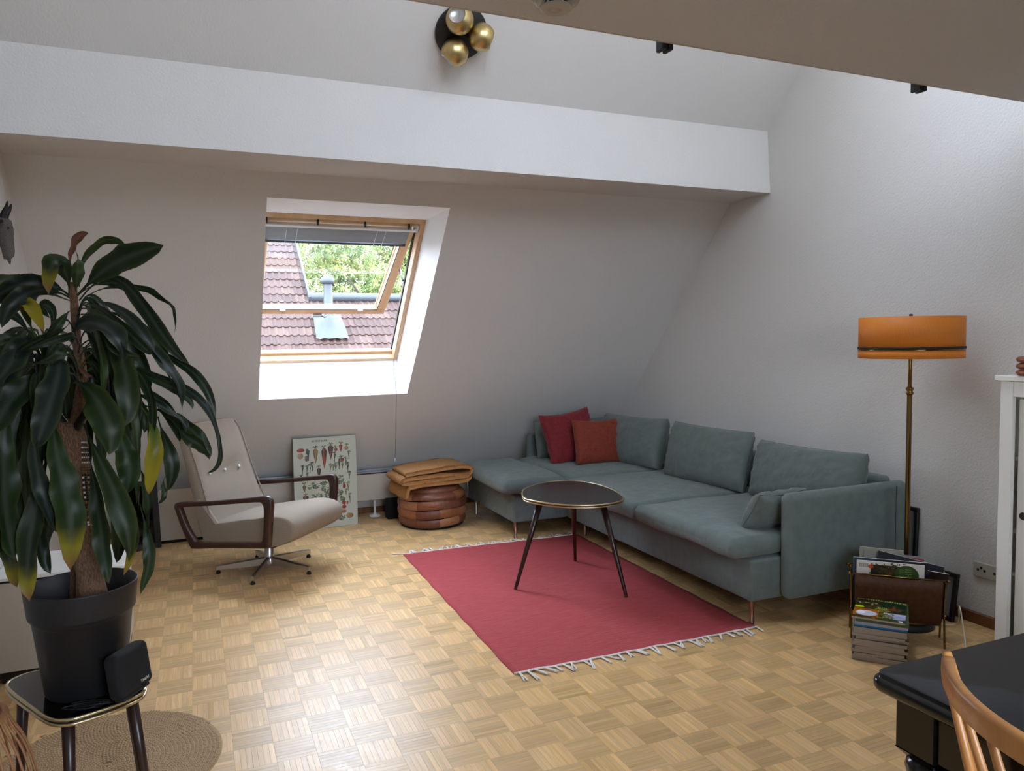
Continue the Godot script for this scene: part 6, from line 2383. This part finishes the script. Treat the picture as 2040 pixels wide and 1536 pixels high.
	l.append([fa([320, 1000, 0.04, 240, 1030, -0.04, 140, 1140, -0.06, 90, 1330, -0.06]), 44, 0.2, 0])
	l.append([fa([300, 900, 0.02, 400, 720, -0.04, 350, 660, -0.05, 380, 740, -0.06]), 30, 0.2, 0])
	l.append([fa([330, 990, 0.06, 420, 900, 0.16, 400, 940, 0.20, 260, 1010, 0.24]), 30, -0.3, 0])
	l.append([fa([430, 960, 0.02, 520, 850, 0.12, 430, 860, 0.20, 240, 920, 0.24]), 22, -0.6, 0])
	l.append([fa([330, 1090, 0.0, 420, 1250, -0.02, 360, 1400, -0.03, 330, 1600, -0.03]), 44, 0.0, 0])
	l.append([fa([520, 1000, 0.0, 560, 1060, 0.06, 600, 1120, 0.08, 580, 1190, 0.08]), 26, 0.0, 3])
	l.append([fa([560, 1000, 0.0, 640, 980, -0.08, 720, 1120, -0.10, 760, 1250, -0.10]), 36, 0.2, 0])
	l.append([fa([560, 1050, 0.0, 700, 1100, -0.10, 860, 1250, -0.12, 900, 1420, -0.12]), 40, -0.2, 0])
	l.append([fa([600, 1100, 0.0, 720, 1200, -0.06, 760, 1380, -0.07, 740, 1560, -0.07]), 40, 0.4, 0])
	# lower hanging leaves
	l.append([fb([300, -160, 0.08, 290, 100, 0.19, 330, 350, 0.21, 325, 648, 0.20]), 62, 0.0, 2])
	l.append([fb([200, -180, 0.10, 190, 40, 0.20, 210, 260, 0.22, 270, 470, 0.21]), 42, 0.5, 4])
	l.append([fb([110, -150, 0.10, 50, 60, 0.17, 40, 350, 0.18, 70, 590, 0.17]), 60, 0.1, 0])
	l.append([fb([60, -120, 0.10, 0, 60, 0.15, -20, 300, 0.16, 10, 560, 0.15]), 56, -0.2, 0])
	l.append([fb([230, 60, 0.04, 190, 300, 0.14, 140, 540, 0.17, 128, 790, 0.17]), 50, 0.1, 2])
	l.append([fb([140, 60, 0.02, 80, 300, 0.10, 50, 520, 0.12, 75, 720, 0.12]), 50, 0.2, 2])
	l.append([fb([270, 40, 0.02, 210, 250, 0.06, 190, 480, 0.08, 235, 656, 0.08]), 42, -0.1, 0])
	l.append([fb([420, -40, 0.05, 500, 160, 0.15, 580, 380, 0.18, 600, 610, 0.17]), 50, 0.1, 0])
	l.append([fb([560, -90, 0.06, 590, 40, 0.12, 620, 160, 0.14, 600, 290, 0.14]), 50, 0.0, 0])
	l.append([fb([690, -110, 0.06, 740, 0, 0.11, 735, 130, 0.13, 705, 293, 0.12]), 44, 0.0, 5])
	l.append([fb([760, -70, 0.0, 790, 40, 0.04, 815, 150, 0.05, 790, 275, 0.05]), 40, 0.1, 0])
	l.append([fb([610, 60, 0.0, 690, 250, 0.04, 700, 380, 0.05, 688, 500, 0.05]), 32, 0.3, 0])
	l.append([fb([660, 330, 0.02, 690, 480, 0.05, 690, 600, 0.06, 645, 756, 0.06]), 34, 0.0, 0])
	l.append([fb([430, 60, 0.0, 460, 280, 0.08, 480, 500, 0.10, 500, 708, 0.10]), 46, 0.2, 0])
	l.append([fb([560, 150, 0.0, 600, 320, 0.02, 620, 480, 0.02, 570, 665, 0.03]), 36, -0.2, 2])
	l.append([fb([480, 120, -0.05, 540, 300, -0.06, 560, 460, -0.06, 540, 600, -0.06]), 44, 0.0, 0])
	l.append([fb([380, -30, 0.0, 330, 160, -0.02, 250, 380, -0.02, 230, 600, -0.02]), 50, 0.1, 0])
	l.append([fb([150, -60, -0.05, 110, 160, -0.08, 130, 380, -0.08, 150, 600, -0.08]), 54, 0.0, 0])
	l.append([fb([850, -60, 0.02, 880, 20, 0.05, 940, 60, 0.06, 990, 128, 0.06]), 38, 0.1, 0])
	l.append([fb([1005, -90, 0.06, 1030, 0, 0.07, 1040, 120, 0.07, 975, 196, 0.07]), 14, 0.3, 0])
	l.append([fb([790, 200, 0.03, 770, 250, 0.04, 775, 290, 0.05, 745, 335, 0.05]), 16, 0.2, 0])
	# back of the crown, filling
	var r := RandomNumberGenerator.new()
	r.seed = 33
	for k in 16:
		var a := lerpf(-1.5, 1.5, (k + 0.5) / 16.0) + r.randf_range(-0.1, 0.1)
		var reach := r.randf_range(90.0, 170.0)
		var bx := 178.0 if k % 3 else 110.0
		var by := 700.0 + (k * 37 % 110)
		var w := -r.randf_range(0.10, 0.26)
		var ex := bx + sin(a) * reach
		l.append([[bx, by, 0.0, bx + sin(a) * reach * 0.45, by - 40.0, w * 0.6, bx + sin(a) * reach * 0.9, by + 60.0, w, ex, by + 60.0 + r.randf_range(90, 190), w], r.randf_range(30, 44), r.randf_range(-0.5, 0.5), 0])
	for k in 46:
		var left := k % 2 == 0
		var bx := 108.0 if left else 182.0
		var by := (740.0 if left else 620.0) + (k * 53 % 150)
		var a := r.randf_range(-1.5, 0.5) if left else r.randf_range(-0.9, 1.5)
		var reach := r.randf_range(60.0, 135.0)
		var w := r.randf_range(0.02, 0.20) * cos(a)
		var ex := bx + sin(a) * reach
		if ex > 330.0 or (ex > 125.0 and ex < 225.0): continue
		l.append([[bx, by, 0.02, bx + sin(a) * reach * 0.5, by - r.randf_range(15, 45), w * 0.7, bx + sin(a) * reach * 0.95, by + 50.0, w, ex + r.randf_range(-8, 8), by + r.randf_range(120, 230), w], r.randf_range(26, 40), r.randf_range(-0.7, 0.7), [0, 0, 4, 0, 1][k % 5]])
	return l


func build_plant_table() -> void:
	var t := thing("plant_table", "small black-topped plant table with gilt edge under the dragon tree", "table", Vector3(-0.375, 0, -2.63))
	var o := -t.position
	var ring := smooth_ring(PackedVector2Array([Vector2(-0.590, -2.765), Vector2(-0.575, -2.815), Vector2(-0.514, -2.845), Vector2(-0.35, -2.835), Vector2(-0.22, -2.785), Vector2(-0.178, -2.730), Vector2(-0.168, -2.62), Vector2(-0.170, -2.535), Vector2(-0.19, -2.497), Vector2(-0.245, -2.457), Vector2(-0.32, -2.425), Vector2(-0.370, -2.415), Vector2(-0.420, -2.445), Vector2(-0.480, -2.545), Vector2(-0.560, -2.690)]), 4)
	var poly := PackedVector2Array()
	for p in ring: poly.append(Vector2(p.x + o.x, -(p.y + o.z)) * 0.955)
	var mb := MB.new()
	mb.prism(poly, 0.436, 0.4595, 0.002, Transform3D(Basis(Vector3.RIGHT, -PI / 2), Vector3.ZERO), true)
	piece("tabletop", mb.done(), M.black_glass, t)
	mb = MB.new()
	for y in [0.456, 0.441]:
		var path := []
		for p in poly: path.append(Vector3(p.x, y, -p.y))
		path.append(path[0])
		path.append(path[1])
		mb.tube(path, 0.0052, 8, false)
	piece("gilt_edge", mb.done(), M.gold_trim, t)
	for c in [[Vector3(-0.375, 0, -2.465), Vector3(0.0, 0, 0.035)], [Vector3(-0.215, 0, -2.535), Vector3(0.05, 0, 0.03)], [Vector3(-0.535, 0, -2.755), Vector3(-0.04, 0, -0.03)], [Vector3(-0.245, 0, -2.755), Vector3(0.03, 0, -0.04)]]:
		mb = MB.new()
		var top: Vector3 = c[0] + o + Vector3(0, 0.437, 0)
		var foot: Vector3 = c[0] + o + c[1] + Vector3(0, 0.013, 0)
		mb.tube([foot, foot.lerp(top, 0.5), top], [0.0105, 0.0145, 0.0185], 16)
		piece("leg", mb.done(), M.leg_dark, t)
	# loudspeaker on the table
	var fwd := Vector3(0.42, 0, 0.91).normalized()
	t = thing("speaker", "black cloth-covered portable speaker leaning on the plant pot", "speaker", Vector3(-0.208, 0.4645, -2.507), 1.02)
	t.rotate_object_local(Vector3(1, 0, 0), -0.14)
	mb = MB.new()
	mb.rbox(Vector3(0, 0.076, 0), Vector3(0.150, 0.132, 0.052), 0.018, 5, 1)
	piece("housing", mb.done(), M.speaker_cloth, t)
	mb = MB.new()
	mb.box(Vector3(0, 0.007, 0), Vector3(0.12, 0.012, 0.035), 0.003)
	piece("foot", mb.done(), M.black_rubber, t)
	letters("Teufel", 0.0085, M.silver_print, t, Transform3D(Basis(), Vector3(0.030, 0.032, 0.0263)), "logo", "Droid Serif", 0.0006)
	# a tangle of cable lying in front of the pot
	t = thing("cable", "loop of thin black cable lying on the plant table before the pot", "cable", Vector3(-0.33, 0.462, -2.468))
	mb = MB.new()
	var pts := []
	for k in 60:
		var a := k * 0.62
		pts.append(Vector3(cos(a) * (0.045 + 0.018 * sin(k * 0.37)) + 0.0005 * k, 0.003 + 0.010 * absf(sin(k * 0.21)), sin(a * 1.03) * (0.016 + 0.008 * cos(k * 0.5))))
	mb.tube(pts, 0.0016, 6)
	piece("wire", mb.done(), M.black_plastic, t)


func build_low_cabinet_and_goat() -> void:
	var t := thing("low_cabinet", "low white cabinet with dark top edge behind the plant pot at the left wall", "cabinet", Vector3(-0.60, 0, -4.14))
	var mb := MB.new()
	mb.box(Vector3(0, 0.262, 0.0), Vector3(0.52, 0.404, 0.42), 0.003)
	piece("body", mb.done(), M.cream_paint, t)
	mb = MB.new()
	mb.box(Vector3(0, 0.470, 0.0), Vector3(0.52, 0.012, 0.40), 0.002)
	piece("top_gap", mb.done(), M.black_glass, t)
	mb = MB.new()
	mb.box(Vector3(0, 0.484, 0.0), Vector3(0.53, 0.016, 0.43), 0.003)
	piece("top_board", mb.done(), M.white_paint, t)
	mb = MB.new()
	mb.box(Vector3(0, 0.03, -0.01), Vector3(0.50, 0.06, 0.38), 0.002)
	piece("plinth", mb.done(), M.brown_frame, t)
	# goat's head on the left wall, seen from the side
	t = thing("goat_head", "grey goat head with two dark horns hung high on the left wall", "sculpture", Vector3(XL, 2.04, -4.40))
	mb = MB.new()
	# head lofted from brow to muzzle: centre (x off wall, y, z), half width z, half depth x
	var rings := []
	for e in [[0.022, 0.112, 0.0, 0.030, 0.020], [0.036, 0.098, 0.0, 0.046, 0.034], [0.040, 0.060, 0.0, 0.055, 0.036], [0.043, 0.02, 0.0, 0.050, 0.033], [0.046, -0.02, 0.0, 0.040, 0.030], [0.050, -0.05, 0.0, 0.034, 0.028], [0.050, -0.075, 0.0, 0.028, 0.024], [0.044, -0.092, 0.0, 0.018, 0.014]]:
		var ring := PackedVector3Array()
		for j in 18:
			var a := -TAU * j / 18
			ring.append(Vector3(e[0] + cos(a) * e[4], e[1], e[2] + sin(a) * e[3]))
		ring.reverse()
		rings.append(ring)
	rings.reverse()
	mb.loft(rings)
	piece("head", mb.done(), M.goat_hide, t)
	for s in [-1, 1]:
		mb = MB.new()
		mb.tube(smooth_path([Vector3(0.036, 0.095, s * 0.022), Vector3(0.044, 0.125, s * 0.026), Vector3(0.058, 0.155, s * 0.034), Vector3(0.066, 0.185, s * 0.042)], 4), [0.016, 0.0155, 0.015, 0.0145, 0.0135, 0.0125, 0.0115, 0.0105, 0.009, 0.0075, 0.006, 0.0045, 0.002], 10)
		piece("horn", mb.done(), M.goat_horn, t)
		mb = MB.new()
		mb.tube(smooth_path([Vector3(0.030, 0.080, s * 0.045), Vector3(0.036, 0.084, s * 0.08), Vector3(0.034, 0.060, s * 0.115)], 4), [0.008, 0.014, 0.017, 0.018, 0.016, 0.014, 0.010, 0.006, 0.002], 10, true, 0.4)
		piece("ear", mb.done(), M.goat_horn, t)
		mb = MB.new()
		mb.lathe([[0.0, -0.006], [0.005, -0.004], [0.007, 0.0], [0.005, 0.004], [0.0, 0.006]], 10, Vector3(0.062, 0.055, s * 0.040))
		piece("eye", mb.done(), M.black_rubber, t)
	mb = MB.new()
	mb.tube(smooth_path([Vector3(0.045, -0.075, 0.0), Vector3(0.052, -0.095, 0.0), Vector3(0.055, -0.118, 0.0)], 4), [0.012, 0.012, 0.011, 0.010, 0.009, 0.007, 0.005, 0.003, 0.001], 8)
	piece("beard", mb.done(), M.goat_hide, t)


func build_jute_mat() -> void:
	var c := Vector3(-0.345, 0, -3.015)
	var t := thing("jute_mat", "round braided jute mat on the parquet under the plant table", "rug", c)
	var r := RandomNumberGenerator.new()
	r.seed = 8
	var mb := MB.new()
	mb.lathe([[0.0, 0.004], [0.385, 0.004], [0.392, 0.002], [0.392, 0.0005]], 60)
	piece("backing", mb.done(), M.jute, t)
	# the braid's loops, wound in a spiral
	var lump := MB.new()
	lump.lathe([[0.0, -0.0085], [0.0036, -0.006], [0.0046, 0.0], [0.0036, 0.006], [0.0, 0.0085]], 6)
	var mm := MultiMesh.new()
	mm.transform_format = MultiMesh.TRANSFORM_3D
	mm.mesh = lump.done()
	var places := []
	var rad := 0.012
	var ang := 0.0
	while rad < 0.388:
		for s in 2:
			var e := rad + (-0.0033 if s == 0 else 0.0033)
			var wob := 1.0 + 0.012 * sin(ang * 3.0 + 0.7) * (rad / 0.39)
			var p := Vector3(cos(ang) * e * wob, 0.0065 + r.randf_range(-0.001, 0.0016), sin(ang) * e * wob)
			var dir := Vector3(-sin(ang), 0, cos(ang)).rotated(Vector3.UP, 0.5 if s == 0 else -0.5)
			var bs := Basis(Quaternion(Vector3.UP, dir.normalized())).scaled(Vector3.ONE * r.randf_range(0.85, 1.15))
			places.append(Transform3D(bs, p))
		var step := 0.0115 / maxf(rad, 0.01)
		ang += step
		rad += 0.0145 * step / TAU
	mm.instance_count = places.size()
	for k in places.size(): mm.set_instance_transform(k, places[k])
	var o := MultiMeshInstance3D.new()
	o.name = "braid"
	o.multimesh = mm
	o.material_override = M.jute
	o.set_meta("kind", "stuff")
	t.add_child(o)
	# loose tufts at the rim
	for k in 9:
		var a := 1.9 + k * 0.36
		mb = MB.new()
		for s in 5:
			var b := a + r.randf_range(-0.02, 0.02)
			mb.tube([Vector3(cos(b) * 0.385, 0.006, sin(b) * 0.385), Vector3(cos(b) * 0.40, 0.012, sin(b) * 0.40), Vector3(cos(b) * 0.41 + r.randf_range(-0.01, 0.01), 0.006, sin(b) * 0.41)], 0.0011, 4)
		piece("loose_tuft", mb.done(), M.jute, t)


func build_lantern() -> void:
	var t := thing("bamboo_lantern", "bulbous bamboo lantern with glass cylinder at the lower left corner", "lantern", Vector3(-0.622, 0, -2.44))
	t.scale = Vector3(1.08, 1.17, 1.08)
	var mb := MB.new()
	mb.lathe([[0.0, 0.0], [0.10, 0.0], [0.105, 0.006], [0.105, 0.02], [0.0, 0.022]], 30)
	piece("base", mb.done(), M.bamboo, t)
	for ring in [[0.104, 0.024, 0.006], [0.092, 0.425, 0.009]]:
		mb = MB.new()
		var path := []
		for k in 33: path.append(Vector3(cos(TAU * k / 32) * ring[0], ring[1], sin(TAU * k / 32) * ring[0]))
		mb.tube(path, ring[2], 8, false)
		piece("hoop", mb.done(), M.bamboo, t)
	var n := 34
	for k in n:
		var a := TAU * k / n
		var pts := []
		for e in [[0.104, 0.02], [0.140, 0.08], [0.160, 0.16], [0.158, 0.24], [0.135, 0.34], [0.105, 0.40], [0.094, 0.43]]: pts.append(Vector3(cos(a) * e[0], e[1], sin(a) * e[0]))
		mb = MB.new()
		mb.tube(smooth_path(pts, 3), 0.0042, 6, true, 0.6)
		piece("bamboo_strip", mb.done(), M.bamboo, t)
	mb = MB.new()
	mb.lathe([[0.066, 0.05], [0.070, 0.052], [0.070, 0.47], [0.072, 0.474], [0.068, 0.474], [0.067, 0.05]], 36)
	piece("glass_cylinder", mb.done(), M.pane_glass, t)
	var cd := thing("pillar_candle", "terracotta pillar candle standing in the bamboo lantern's glass", "candle", Vector3(-0.622, 0.027, -2.44))
	mb = MB.new()
	mb.lathe([[0.0, 0.0], [0.058, 0.0], [0.058, 0.505], [0.054, 0.515], [0.0, 0.511]], 32)
	piece("wax", mb.done(), M.candle_wax, cd)
	mb = MB.new()
	mb.tube([Vector3(0, 0.508, 0), Vector3(0.002, 0.525, 0)], 0.0015, 6)
	piece("wick", mb.done(), M.black_rubber, cd)
